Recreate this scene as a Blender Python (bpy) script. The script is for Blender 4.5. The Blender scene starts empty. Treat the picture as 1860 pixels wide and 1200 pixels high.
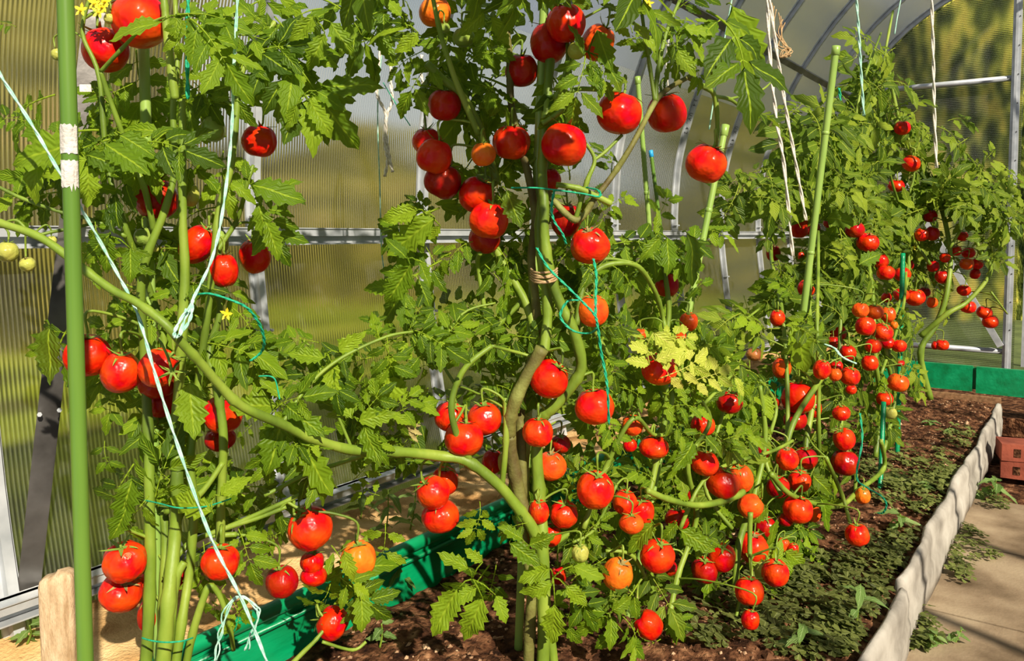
import bpy, bmesh, math, random
import numpy as np
from mathutils import Vector, Matrix, noise as mnoise
random.seed(11)
rng = np.random.default_rng(11)
SC = bpy.context.scene
COL = SC.collection

# ---------------------------------------------------------------- camera, sky, sun, exposure
# X runs along the greenhouse towards its end wall, Y towards the left wall, Z up; path slabs at z = 0
F_PX, CXP, CYP = 1474.0, 930.0, 507.0
YAW = math.atan(1050 / 1474)
PITCH = math.radians(3.184)
CAMZ = 0.88
fw = Vector((math.cos(YAW), math.sin(YAW), 0))
rt = Vector((math.sin(YAW), -math.cos(YAW), 0))
fwd = (fw * math.cos(PITCH) + Vector((0, 0, -math.sin(PITCH)))).normalized()
upv = rt.cross(fwd).normalized()
cam_data = bpy.data.cameras.new('camera')
cam = bpy.data.objects.new('camera', cam_data)
COL.objects.link(cam)
SC.camera = cam
cam_data.sensor_width = 36
cam_data.lens = F_PX * 36 / 1860
cam_data.shift_y = -(600 - CYP) / 1860
cam_data.clip_start = 0.02
m = Matrix((rt, upv, -fwd)).transposed().to_4x4()
m.translation = Vector((0, 0, CAMZ))
cam.matrix_world = m
CAM = Vector((0, 0, CAMZ))

world = bpy.data.worlds.new('sky')
SC.world = world
world.use_nodes = True
wn = world.node_tree
wn.nodes.clear()
wo = wn.nodes.new('ShaderNodeOutputWorld')
bg = wn.nodes.new('ShaderNodeBackground')
tcw = wn.nodes.new('ShaderNodeTexCoord')
nz = wn.nodes.new('ShaderNodeTexNoise')
nz.inputs['Scale'].default_value = 2.2
nz.inputs['Detail'].default_value = 4
cr = wn.nodes.new('ShaderNodeValToRGB')
cr.color_ramp.elements[0].position = 0.38
cr.color_ramp.elements[0].color = (0.50, 0.60, 0.78, 1)
cr.color_ramp.elements[1].position = 0.62
cr.color_ramp.elements[1].color = (0.92, 0.94, 0.96, 1)
wn.links.new(tcw.outputs['Generated'], nz.inputs['Vector'])
wn.links.new(nz.outputs['Fac'], cr.inputs['Fac'])
wn.links.new(cr.outputs['Color'], bg.inputs['Color'])
sx = wn.nodes.new('ShaderNodeSeparateXYZ')
wn.links.new(tcw.outputs['Generated'], sx.inputs['Vector'])
mrw = wn.nodes.new('ShaderNodeMapRange')          # sky strength shaped: raised on wall side, lowered behind the camera to limit fill
mrw.inputs['From Min'].default_value = -0.6
mrw.inputs['From Max'].default_value = 0.7
mrw.inputs['To Min'].default_value = 0.24
mrw.inputs['To Max'].default_value = 1.2
wn.links.new(sx.outputs['Y'], mrw.inputs['Value'])
wn.links.new(mrw.outputs[0], bg.inputs['Strength'])
wn.links.new(bg.outputs['Background'], wo.inputs['Surface'])

sun_data = bpy.data.lights.new('sun', 'SUN')
sun_data.energy = 7.2
sun_data.angle = math.radians(0.9)
sun_data.color = (1.0, 0.90, 0.74)
sun = bpy.data.objects.new('sun', sun_data)
COL.objects.link(sun)
SUN = Vector((-0.38, -0.72, 0.58)).normalized()
sun.rotation_euler = SUN.to_track_quat('Z', 'Y').to_euler()
sun.location = (0, -3, 6)

SC.view_settings.view_transform = 'Standard'
SC.view_settings.look = 'None'
SC.view_settings.gamma = 1.0
SC.view_settings.use_curve_mapping = False
SC.view_settings.exposure = 0.0
SC.cycles.max_bounces = 8
SC.cycles.diffuse_bounces = 3
SC.cycles.glossy_bounces = 3
SC.cycles.transmission_bounces = 6
SC.cycles.transparent_max_bounces = 8
SC.cycles.sample_clamp_indirect = 4.0
SC.cycles.caustics_reflective = False

# ---------------------------------------------------------------- helpers
def pt(x, y, t):
    """pixel of the 1860x1200 photograph + horizontal distance along the view -> point in the greenhouse"""
    d = rt * ((x - CXP) / F_PX) - upv * ((y - CYP) / F_PX) + fwd
    return CAM + d * (t / d.dot(fw))
def proj(p):
    d = Vector(p) - CAM
    z = d.dot(fwd)
    if z < 0.05: return (-9999, -9999, 0)
    return (CXP + F_PX * d.dot(rt) / z, CYP - F_PX * d.dot(upv) / z, d.dot(fw))
_TX = [0, 300, 600, 800, 1000, 1150, 1300, 1450, 1550, 1650, 1800]
_TT = [1.14, 1.16, 1.27, 1.36, 1.38, 1.42, 1.6, 1.9, 2.25, 2.8, 3.3]
def t0(x): return float(np.interp(x, _TX, _TT))
def pts(x, y, dt=0.0): return pt(x, y, t0(x) + dt)

def tag(o, label=None, cat=None, group=None, kind=None):
    if label: o['label'] = label
    if cat: o['category'] = cat
    if group: o['group'] = group
    if kind: o['kind'] = kind
    return o
def link(o, parent=None):
    COL.objects.link(o)
    if parent is not None:
        o.parent = parent
        o.matrix_parent_inverse = pinv(parent)
    return o
def pinv(parent):
    if parent.parent is not None:
        return (parent.parent.matrix_basis @ parent.matrix_basis).inverted()
    return parent.matrix_basis.inverted()
def empty(name, loc):
    o = bpy.data.objects.new(name, None)
    o.empty_display_size = 0.05
    o.location = loc
    COL.objects.link(o)
    return o

class MB:
    """collects vertices and faces, then links them as ONE mesh object"""
    def __init__(s): s.v, s.f, s.uv, s.rnd = [], [], [], []
    def add(s, v, f, uv=None, rnd=0.5):
        b = len(s.v)
        s.v.extend(v)
        s.f.extend([tuple(i + b for i in q) for q in f])
        s.uv.extend(uv if uv is not None else [(0, 0)] * len(v))
        s.rnd.extend([rnd] * len(v))
    def box(s, c, sx, sy, sz, ax=None):
        ax = ax or (Vector((1, 0, 0)), Vector((0, 1, 0)), Vector((0, 0, 1)))
        c = Vector(c)
        v = [c + ax[0] * (i * sx / 2) + ax[1] * (j * sy / 2) + ax[2] * (k * sz / 2) for i in (-1, 1) for j in (-1, 1) for k in (-1, 1)]
        s.add([tuple(q) for q in v], [(0, 1, 3, 2), (4, 6, 7, 5), (0, 4, 5, 1), (2, 3, 7, 6), (0, 2, 6, 4), (1, 5, 7, 3)])
    def bar(s, a, b, w, h, up=Vector((0, 0, 1))):
        a, b = Vector(a), Vector(b)
        d = (b - a); L = d.length; d.normalize()
        side = d.cross(up).normalized(); u = side.cross(d)
        s.box((a + b) / 2, L, w, h, (d, side, u))
    def tube(s, P, R, n=8, cap=True, rnd=0.5):
        P = [Vector(p) for p in P]
        if not hasattr(R, '__len__'): R = [R] * len(P)
        v, f, uv = [], [], []
        ref = Vector((0.3, 0.5, 0.8)).normalized()
        prev = None
        for i, p in enumerate(P):
            d = (P[min(i + 1, len(P) - 1)] - P[max(i - 1, 0)])
            d = d.normalized() if d.length > 1e-9 else Vector((0, 0, 1))
            if prev is None:
                a = d.cross(ref)
                if a.length < 1e-3: a = d.cross(Vector((1, 0, 0)))
                a.normalize()
            else:
                a = (prev - d * prev.dot(d))
                a = a.normalized() if a.length > 1e-6 else d.cross(ref).normalized()
            prev = a
            b = d.cross(a)
            for k in range(n):
                an = 2 * math.pi * k / n
                q = p + (a * math.cos(an) + b * math.sin(an)) * R[i]
                v.append(tuple(q)); uv.append((i / max(1, len(P) - 1), k / n))
        for i in range(len(P) - 1):
            for k in range(n):
                f.append((i * n + k, i * n + (k + 1) % n, (i + 1) * n + (k + 1) % n, (i + 1) * n + k))
        if cap:
            f.append(tuple(range(n))[::-1]); f.append(tuple(range((len(P) - 1) * n, len(P) * n)))
        s.add(v, f, uv, rnd)
    def mesh(s, name, mat, smooth=False):
        me = bpy.data.meshes.new(name)
        me.from_pydata(s.v, [], s.f)
        uvl = me.uv_layers.new(name='UVMap')
        li = np.empty(len(me.loops), dtype=np.int32); me.loops.foreach_get('vertex_index', li)
        uvl.data.foreach_set('uv', np.array(s.uv, dtype=np.float32)[li].ravel())
        at = me.attributes.new('rnd', 'FLOAT', 'POINT')
        at.data.foreach_set('value', np.array(s.rnd, dtype=np.float32))
        if mat is not None: me.materials.append(mat)
        if smooth: me.polygons.foreach_set('use_smooth', [True] * len(me.polygons))
        me.update()
        return me
    def build(s, name, mat, parent=None, smooth=False, origin=None):
        if origin is not None:
            o_ = Vector(origin)
            s.v = [(q[0] - o_.x, q[1] - o_.y, q[2] - o_.z) for q in s.v]
        o = bpy.data.objects.new(name, s.mesh(name, mat, smooth))
        if origin is not None: o.location = origin
        return link(o, parent)

def outward(o):
    bm = bmesh.new(); bm.from_mesh(o.data)
    bmesh.ops.recalc_face_normals(bm, faces=bm.faces)
    bm.to_mesh(o.data); bm.free()
    return o
def smooth_path(P, per=5):
    """Catmull-Rom through the given points"""
    P = [Vector(p) for p in P]
    if len(P) < 3:
        return [P[0].lerp(P[-1], i / per) for i in range(per + 1)]
    out = []
    for i in range(len(P) - 1):
        p0, p1, p2, p3 = P[max(i - 1, 0)], P[i], P[i + 1], P[min(i + 2, len(P) - 1)]
        for k in range(per):
            u = k / per
            out.append(0.5 * ((2 * p1) + (p2 - p0) * u + (2 * p0 - 5 * p1 + 4 * p2 - p3) * u * u + (3 * p1 - p0 - 3 * p2 + p3) * u ** 3))
    out.append(P[-1])
    return out

# ---------------------------------------------------------------- materials
def mat(name):
    m = bpy.data.materials.new(name)
    m.use_nodes = True
    nt = m.node_tree
    b = nt.nodes['Principled BSDF']
    return m, nt, b
def node(nt, t, **kw):
    n = nt.nodes.new(t)
    for k, v in kw.items():
        if k in n.inputs: n.inputs[k].default_value = v
        else: setattr(n, k, v)
    return n
def ramp(nt, stops, fac):
    r = nt.nodes.new('ShaderNodeValToRGB')
    e = r.color_ramp.elements
    while len(e) < len(stops): e.new(0.5)
    for i, (p, c) in enumerate(stops):
        e[i].position = p; e[i].color = (*c, 1)
    nt.links.new(fac, r.inputs['Fac'])
    return r.outputs['Color']
def noisy(name, stops, scale=8, detail=5, rough=0.8, bump=0.3, bdist=0.004, metal=0.0, stretch=None, spec=0.3, bscale=None):
    m, nt, b = mat(name)
    tc = node(nt, 'ShaderNodeTexCoord')
    vec = tc.outputs['Object']
    if stretch:
        mp = node(nt, 'ShaderNodeMapping'); mp.inputs['Scale'].default_value = stretch
        nt.links.new(vec, mp.inputs['Vector']); vec = mp.outputs['Vector']
    n1 = node(nt, 'ShaderNodeTexNoise', Scale=scale, Detail=detail)
    nt.links.new(vec, n1.inputs['Vector'])
    nt.links.new(ramp(nt, stops, n1.outputs['Fac']), b.inputs['Base Color'])
    n2 = node(nt, 'ShaderNodeTexNoise', Scale=bscale or scale * 6, Detail=5)
    nt.links.new(vec, n2.inputs['Vector'])
    bp = node(nt, 'ShaderNodeBump', Strength=bump, Distance=bdist)
    nt.links.new(n2.outputs['Fac'], bp.inputs['Height'])
    nt.links.new(bp.outputs['Normal'], b.inputs['Normal'])
    b.inputs['Roughness'].default_value = rough
    b.inputs['Metallic'].default_value = metal
    b.inputs['Specular IOR Level'].default_value = spec
    return m

M = {}
M['zinc'] = noisy('galvanised_steel', [(0.3, (0.40, 0.43, 0.46)), (0.7, (0.66, 0.69, 0.72))], 14, 4, 0.36, 0.12, 0.002, 0.35, (1, 1, 1))
M['zinc_dark'] = noisy('weathered_steel', [(0.3, (0.06, 0.055, 0.05)), (0.7, (0.20, 0.19, 0.18))], 10, 4, 0.35, 0.15, 0.002, 0.7)
M['marker'] = noisy('black_marker', [(0.3, (0.01, 0.01, 0.012)), (0.7, (0.02, 0.02, 0.025))], 10, 2, 0.6, 0.0)
M['green_paint'] = noisy('green_paint', [(0.3, (0.0, 0.16, 0.05)), (0.55, (0.0, 0.27, 0.10)), (0.8, (0.01, 0.36, 0.15))], 5, 6, 0.35, 0.35, 0.004, 0, (1, 4, 4), 0.5, 22)
M['bare_wood'] = noisy('bare_timber', [(0.3, (0.16, 0.08, 0.035)), (0.7, (0.38, 0.21, 0.10))], 8, 5, 0.8, 0.5, 0.004, 0, (1, 8, 8))
M['pale_wood'] = noisy('sawn_pale_wood', [(0.30, (0.38, 0.24, 0.12)), (0.5, (0.58, 0.41, 0.24)), (0.72, (0.74, 0.56, 0.36))], 18, 6, 0.85, 0.7, 0.004, 0, (6, 6, 1))
M['soil'] = noisy('dark_soil', [(0.28, (0.012, 0.005, 0.003)), (0.46, (0.065, 0.026, 0.012)), (0.6, (0.19, 0.085, 0.04)), (0.74, (0.38, 0.20, 0.10))], 38, 8, 0.95, 1.0, 0.012, 0, None, 0.1, 90)
M['clod'] = noisy('soil_clod', [(0.35, (0.05, 0.022, 0.010)), (0.5, (0.17, 0.08, 0.04)), (0.62, (0.50, 0.32, 0.19))], 20, 3, 0.95, 0.6, 0.004, 0, None, 0.1)
M['sand'] = noisy('damp_sand', [(0.25, (0.22, 0.095, 0.03)), (0.42, (0.46, 0.25, 0.09)), (0.56, (0.72, 0.46, 0.20)), (0.75, (0.86, 0.62, 0.32))], 7, 9, 0.95, 0.9, 0.005, 0, None, 0.1, 160)
M['slate'] = noisy('grey_cement_sheet', [(0.3, (0.20, 0.18, 0.15)), (0.5, (0.37, 0.34, 0.29)), (0.7, (0.48, 0.45, 0.39))], 9, 8, 0.85, 0.6, 0.004, 0, None, 0.2)
M['paver'] = noisy('path_concrete', [(0.32, (0.10, 0.065, 0.035)), (0.48, (0.25, 0.18, 0.11)), (0.62, (0.36, 0.275, 0.175))], 5, 9, 0.9, 0.4, 0.003, 0, None, 0.2, 120)  # blotches stand for stains and for dappled shade put into the colour
M['brick'] = noisy('red_brick', [(0.3, (0.16, 0.035, 0.02)), (0.7, (0.36, 0.09, 0.05))], 12, 6, 0.9, 0.5)
M['stem'] = noisy('tomato_stem', [(0.25, (0.07, 0.12, 0.012)), (0.5, (0.17, 0.26, 0.022)), (0.75, (0.30, 0.38, 0.05))], 16, 4, 0.5, 0.5, 0.002, 0, (1, 1, 0.5), 0.4)
M['old_stem'] = noisy('woody_stem', [(0.3, (0.09, 0.06, 0.02)), (0.55, (0.17, 0.17, 0.04)), (0.75, (0.26, 0.28, 0.07))], 20, 4, 0.6, 0.6, 0.003)
M['stake'] = noisy('green_stake_coating', [(0.3, (0.07, 0.17, 0.018)), (0.7, (0.15, 0.27, 0.035))], 20, 4, 0.36, 0.2, 0.001, 0, (1, 1, 0.1), 0.5)
M['cane'] = noisy('green_cane_coating', [(0.3, (0.20, 0.34, 0.06)), (0.7, (0.32, 0.46, 0.10))], 20, 4, 0.35, 0.2, 0.001, 0, (1, 1, 0.2), 0.5)
M['cap_blue'] = noisy('blue_cap', [(0.3, (0.02, 0.30, 0.62)), (0.7, (0.05, 0.42, 0.75))], 20, 2, 0.4, 0.0)
M['paper'] = noisy('peeling_paper', [(0.3, (0.55, 0.50, 0.44)), (0.7, (0.85, 0.82, 0.78))], 50, 4, 0.9, 0.5)
M['twine_green'] = noisy('green_twine', [(0.3, (0.0, 0.26, 0.13)), (0.7, (0.03, 0.48, 0.26))], 200, 3, 0.5, 0.5, 0.001)
M['twine_teal'] = noisy('pale_teal_twine', [(0.3, (0.22, 0.50, 0.38)), (0.7, (0.55, 0.80, 0.66))], 120, 3, 0.5, 0.5, 0.001)
M['twine_white'] = noisy('white_twine', [(0.3, (0.55, 0.48, 0.38)), (0.7, (0.86, 0.82, 0.74))], 200, 3, 0.8, 0.5, 0.001)
M['raffia'] = noisy('raffia', [(0.3, (0.32, 0.19, 0.08)), (0.7, (0.60, 0.42, 0.22))], 200, 3, 0.8, 0.5, 0.001)
M['petal'] = noisy('yellow_petal', [(0.3, (0.80, 0.60, 0.02)), (0.7, (0.95, 0.80, 0.06))], 60, 2, 0.6, 0.1)
M['outside_brick'] = noisy('brick_paving', [(0.3, (0.35, 0.13, 0.10)), (0.7, (0.55, 0.24, 0.18))], 6, 4, 0.9, 0.2)
M['lawn'] = noisy('mown_lawn', [(0.28, (0.11, 0.08, 0.02)), (0.40, (0.13, 0.15, 0.012)), (0.50, (0.26, 0.32, 0.02)), (0.60, (0.42, 0.45, 0.05)), (0.72, (0.34, 0.20, 0.09))], 0.8, 6, 0.9, 0.5, 0.03, 0, (1, 1.6, 1), 0.1)
M['hedge_end'] = noisy('turning_hedge_leaves', [(0.38, (0.01, 0.02, 0.005)), (0.48, (0.10, 0.13, 0.02)), (0.56, (0.50, 0.50, 0.08)), (0.62, (0.85, 0.62, 0.12)), (0.70, (0.10, 0.15, 0.03))], 7.0, 8, 0.9, 0.8, 0.05, 0, (1, 1.3, 0.45), 0.1)  # autumn tones; sunlit glow and upright streaks are put into the colour
M['rough_grass'] = noisy('rough_grass', [(0.3, (0.05, 0.07, 0.02)), (0.7, (0.16, 0.20, 0.06))], 2.0, 6, 0.9, 0.6, 0.03)
M['hedge'] = noisy('hedge_leaves', [(0.3, (0.03, 0.025, 0.008)), (0.45, (0.10, 0.10, 0.02)), (0.58, (0.26, 0.24, 0.05)), (0.72, (0.40, 0.28, 0.12))], 2.0, 7, 0.9, 0.8, 0.05, 0, None, 0.1)
M['shed'] = noisy('brown_shed_boards', [(0.3, (0.12, 0.08, 0.045)), (0.7, (0.26, 0.19, 0.12))], 2, 5, 0.9, 0.3)

def polycarb(name, axis, period, haze, tint):
    m, nt, b = mat(name)
    nt.nodes.remove(b)
    out = [n for n in nt.nodes if n.type == 'OUTPUT_MATERIAL'][0]
    tc = node(nt, 'ShaderNodeTexCoord')
    sp = node(nt, 'ShaderNodeSeparateXYZ')
    nt.links.new(tc.outputs['Object'], sp.inputs['Vector'])
    mul = node(nt, 'ShaderNodeMath', operation='MULTIPLY'); mul.inputs[1].default_value = 2 * math.pi / period
    nt.links.new(sp.outputs[axis], mul.inputs[0])
    sn = node(nt, 'ShaderNodeMath', operation='SINE'); nt.links.new(mul.outputs[0], sn.inputs[0])
    nzn = node(nt, 'ShaderNodeTexNoise', Scale=5.0, Detail=3)
    nt.links.new(tc.outputs['Object'], nzn.inputs['Vector'])
    ad = node(nt, 'ShaderNodeMath', operation='MULTIPLY_ADD'); ad.inputs[1].default_value = 1.2
    nt.links.new(nzn.outputs['Fac'], ad.inputs[0]); nt.links.new(sn.outputs[0], ad.inputs[2])
    bp = node(nt, 'ShaderNodeBump', Strength=0.10, Distance=period * 0.2)
    nt.links.new(ad.outputs[0], bp.inputs['Height'])
    rf = node(nt, 'ShaderNodeBsdfRefraction', Roughness=0.13, IOR=1.25)
    wb = node(nt, 'ShaderNodeMapRange'); wb.inputs['From Min'].default_value = -1.0; wb.inputs['From Max'].default_value = 1.0
    wb.inputs['To Min'].default_value = 0.0; wb.inputs['To Max'].default_value = 1.0
    nt.links.new(sn.outputs[0], wb.inputs['Value'])
    wc = ramp(nt, [(0.0, tuple(q * 0.52 for q in tint)), (0.35, tuple(q * 0.9 for q in tint)), (1.0, tint)], wb.outputs[0])
    nt.links.new(wc, rf.inputs['Color'])
    nt.links.new(bp.outputs['Normal'], rf.inputs['Normal'])
    df = node(nt, 'ShaderNodeBsdfDiffuse'); df.inputs['Color'].default_value = (0.80, 0.80, 0.76, 1)
    tl = node(nt, 'ShaderNodeBsdfTranslucent'); tl.inputs['Color'].default_value = (0.92, 0.92, 0.88, 1)
    mx0 = node(nt, 'ShaderNodeMixShader', Fac=0.6)
    nt.links.new(df.outputs[0], mx0.inputs[1]); nt.links.new(tl.outputs[0], mx0.inputs[2])
    # the webs of the twin wall: thin milky lines
    gt = node(nt, 'ShaderNodeMath', operation='GREATER_THAN'); gt.inputs[1].default_value = 0.72
    nt.links.new(sn.outputs[0], gt.inputs[0])
    hz = node(nt, 'ShaderNodeMath', operation='MULTIPLY_ADD'); hz.inputs[1].default_value = 0.12; hz.inputs[2].default_value = haze
    nt.links.new(gt.outputs[0], hz.inputs[0])
    mx1 = node(nt, 'ShaderNodeMixShader')
    nt.links.new(hz.outputs[0], mx1.inputs['Fac'])
    nt.links.new(rf.outputs[0], mx1.inputs[1]); nt.links.new(mx0.outputs[0], mx1.inputs[2])
    gl = node(nt, 'ShaderNodeBsdfGlossy', Roughness=0.16)
    fr = node(nt, 'ShaderNodeFresnel', IOR=1.4)
    fm = node(nt, 'ShaderNodeMath', operation='MULTIPLY'); fm.inputs[1].default_value = 0.3
    nt.links.new(fr.outputs[0], fm.inputs[0])
    mx2 = node(nt, 'ShaderNodeMixShader')
    nt.links.new(fm.outputs[0], mx2.inputs['Fac'])
    nt.links.new(mx1.outputs[0], mx2.inputs[1]); nt.links.new(gl.outputs[0], mx2.inputs[2])
    nt.links.new(mx2.outputs[0], out.inputs['Surface'])
    return m
M['poly_side'] = polycarb('polycarbonate_upright_ribs', 'X', 0.0078, 0.035, (0.93, 0.92, 0.84))
M['poly_roof'] = polycarb('polycarbonate_roof_ribs', 'X', 0.0075, 0.30, (0.96, 0.97, 0.98))
M['poly_end'] = polycarb('polycarbonate_level_ribs', 'Z', 0.011, 0.04, (0.92, 0.94, 0.90))

def leaf_material(name, dark, mid, lit, under=(0.35, 0.55, 0.06)):
    m, nt, b = mat(name)
    out = [n for n in nt.nodes if n.type == 'OUTPUT_MATERIAL'][0]
    oi = node(nt, 'ShaderNodeObjectInfo')
    at = node(nt, 'ShaderNodeAttribute', attribute_name='rnd')
    ad = node(nt, 'ShaderNodeMath', operation='ADD')
    nt.links.new(oi.outputs['Random'], ad.inputs[0]); nt.links.new(at.outputs['Fac'], ad.inputs[1])
    hf = node(nt, 'ShaderNodeMath', operation='MULTIPLY'); hf.inputs[1].default_value = 0.5
    nt.links.new(ad.outputs[0], hf.inputs[0])
    col = ramp(nt, [(0.15, dark), (0.5, mid), (0.88, lit)], hf.outputs[0])  # tone drawn at random per leaf and leaflet, from dark to pale
    uv = node(nt, 'ShaderNodeUVMap')
    sp = node(nt, 'ShaderNodeSeparateXYZ'); nt.links.new(uv.outputs['UV'], sp.inputs['Vector'])
    ab = node(nt, 'ShaderNodeMath', operation='ABSOLUTE'); nt.links.new(sp.outputs['Y'], ab.inputs[0])
    # side veins slanting forwards from the midrib
    vv = node(nt, 'ShaderNodeMath', operation='MULTIPLY_ADD'); vv.inputs[1].default_value = -0.35
    nt.links.new(ab.outputs[0], vv.inputs[0]); nt.links.new(sp.outputs['X'], vv.inputs[2])
    vm = node(nt, 'ShaderNodeMath', operation='MULTIPLY'); vm.inputs[1].default_value = 44.0
    nt.links.new(vv.outputs[0], vm.inputs[0])
    vs = node(nt, 'ShaderNodeMath', operation='SINE'); nt.links.new(vm.outputs[0], vs.inputs[0])
    mid_ = node(nt, 'ShaderNodeMath', operation='LESS_THAN'); mid_.inputs[1].default_value = 0.07
    nt.links.new(ab.outputs[0], mid_.inputs[0])
    mxc = node(nt, 'ShaderNodeMix', data_type='RGBA')
    nt.links.new(mid_.outputs[0], mxc.inputs[0])
    nt.links.new(col, mxc.inputs[6]); mxc.inputs[7].default_value = (lit[0] * 1.1, lit[1] * 1.05, lit[2] * 1.3, 1)
    nt.links.new(mxc.outputs[2], b.inputs['Base Color'])
    bp = node(nt, 'ShaderNodeBump', Strength=0.45, Distance=0.0016)
    nt.links.new(vs.outputs[0], bp.inputs['Height'])
    nt.links.new(bp.outputs['Normal'], b.inputs['Normal'])
    b.inputs['Roughness'].default_value = 0.5
    b.inputs['Specular IOR Level'].default_value = 0.22
    tl = node(nt, 'ShaderNodeBsdfTranslucent'); tl.inputs['Color'].default_value = (*under, 1)
    mx = node(nt, 'ShaderNodeMixShader', Fac=0.30)
    nt.links.new(b.outputs[0], mx.inputs[1]); nt.links.new(tl.outputs[0], mx.inputs[2])
    nt.links.new(mx.outputs[0], out.inputs['Surface'])
    return m
M['leaf'] = leaf_material('tomato_leaf', (0.035, 0.075, 0.004), (0.11, 0.20, 0.006), (0.25, 0.37, 0.015), (0.42, 0.62, 0.03))
M['leaf_far'] = leaf_material('fine_tomato_leaf', (0.035, 0.07, 0.004), (0.11, 0.18, 0.008), (0.27, 0.35, 0.025))
M['leaf_yellow'] = leaf_material('yellowing_leaf', (0.28, 0.42, 0.03), (0.42, 0.52, 0.05), (0.60, 0.62, 0.10), (0.6, 0.7, 0.1))
M['clover'] = leaf_material('clover_leaf', (0.07, 0.085, 0.02), (0.17, 0.20, 0.045), (0.30, 0.34, 0.09), (0.2, 0.3, 0.06))
M['weed'] = leaf_material('weed_leaf', (0.10, 0.18, 0.04), (0.17, 0.28, 0.07), (0.28, 0.40, 0.12))
M['calyx'] = noisy('calyx_green', [(0.3, (0.10, 0.18, 0.02)), (0.7, (0.30, 0.40, 0.06))], 90, 3, 0.6, 0.2)
M['calyx_dry'] = noisy('dry_calyx', [(0.3, (0.20, 0.14, 0.05)), (0.7, (0.42, 0.36, 0.12))], 90, 3, 0.8, 0.2)

def fruit_material():
    m, nt, b = mat('tomato_skin')
    oi = node(nt, 'ShaderNodeObjectInfo')
    tc = node(nt, 'ShaderNodeTexCoord')
    n1 = node(nt, 'ShaderNodeTexNoise', Scale=1.6, Detail=3)
    nt.links.new(tc.outputs['Object'], n1.inputs['Vector'])
    hs = node(nt, 'ShaderNodeHueSaturation')
    nt.links.new(oi.outputs['Color'], hs.inputs['Color'])
    mr = node(nt, 'ShaderNodeMapRange'); mr.inputs['From Min'].default_value = 0.3; mr.inputs['From Max'].default_value = 0.7
    mr.inputs['To Min'].default_value = 0.492; mr.inputs['To Max'].default_value = 0.512
    nt.links.new(n1.outputs['Fac'], mr.inputs['Value']); nt.links.new(mr.outputs[0], hs.inputs['Hue'])
    nt.links.new(hs.outputs['Color'], b.inputs['Base Color'])
    b.inputs['Roughness'].default_value = 0.28
    b.inputs['Specular IOR Level'].default_value = 0.25
    b.inputs['Coat Weight'].default_value = 0.0
    b.inputs['Coat Roughness'].default_value = 0.2
    n2 = node(nt, 'ShaderNodeTexNoise', Scale=3.0, Detail=2)
    nt.links.new(tc.outputs['Object'], n2.inputs['Vector'])
    bp = node(nt, 'ShaderNodeBump', Strength=0.15, Distance=0.05)
    nt.links.new(n2.outputs['Fac'], bp.inputs['Height']); nt.links.new(bp.outputs['Normal'], b.inputs['Normal'])
    return m
M['fruit'] = fruit_material()
# ---------------------------------------------------------------- the greenhouse shell
END = 5.76
PROF = [(1.40, 0.0), (1.45, 0.22), (1.505, 0.45), (1.54, 0.70), (1.56, 0.90), (1.555, 1.08), (1.535, 1.25), (1.455, 1.51), (1.32, 1.80),
        (1.08, 2.11), (0.80, 2.32), (0.45, 2.47), (0.06, 2.52)]
prof = smooth_path([Vector((0, p, z)) for p, z in PROF], 3)
def prof_p(z):
    return float(np.interp(z, [q.z for q in prof], [q.y for q in prof]))
def off_prof(d):
    """profile pushed outwards by d"""
    out = []
    for i, q in enumerate(prof):
        a, b = prof[max(i - 1, 0)], prof[min(i + 1, len(prof) - 1)]
        tn = (b - a).normalized()
        out.append(q + Vector((0, tn.z, -tn.y)) * d)
    return out
def sheet(name, q_in, q_out, x0, x1, material, rows):
    mb = MB()
    n = len(q_in)
    v = [(x, q.y, q.z) for x in (x0, x1) for q in q_in] + [(x, q.y, q.z) for x in (x0, x1) for q in q_out]
    f = []
    for i in range(n - 1):
        f += [(i, n + i, n + i + 1, i + 1), (2 * n + i, 2 * n + i + 1, 3 * n + i + 1, 3 * n + i)]
    mb.add(v, f)
    # the cut edges keep vertices of their own, so that the faces stay evenly shaded
    for i in range(n - 1):
        for b in (0, n):
            q = [v[b + i], v[b + i + 1], v[b + 2 * n + i + 1], v[b + 2 * n + i]]
            mb.add(q if b == 0 else q[::-1], [(0, 1, 2, 3)])
    mb.add([v[0], v[2 * n], v[3 * n], v[n]], [(0, 1, 2, 3)])
    mb.add([v[n - 1], v[2 * n - 1], v[4 * n - 1], v[3 * n - 1]], [(0, 1, 2, 3)])
    return tag((mb.build(name, material, smooth=False)), kind='structure')
po, pi_ = off_prof(0.024), off_prof(0.018)
cut = 21
wl = sheet('wall_left', pi_[:cut + 1], po[:cut + 1], 0.0, END + 0.02, M['poly_side'], 1)
wl['label'] = 'ribbed clear polycarbonate side wall curving into the roof'
cl = sheet('ceiling', pi_[cut:], po[cut:], 0.0, END + 0.02, M['poly_roof'], 1)
cl['label'] = 'curved clear polycarbonate roof'
for ob in (wl, cl):
    ob.data.polygons.foreach_set('use_smooth', [True] * len(ob.data.polygons))
    ob.data.update()

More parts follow.
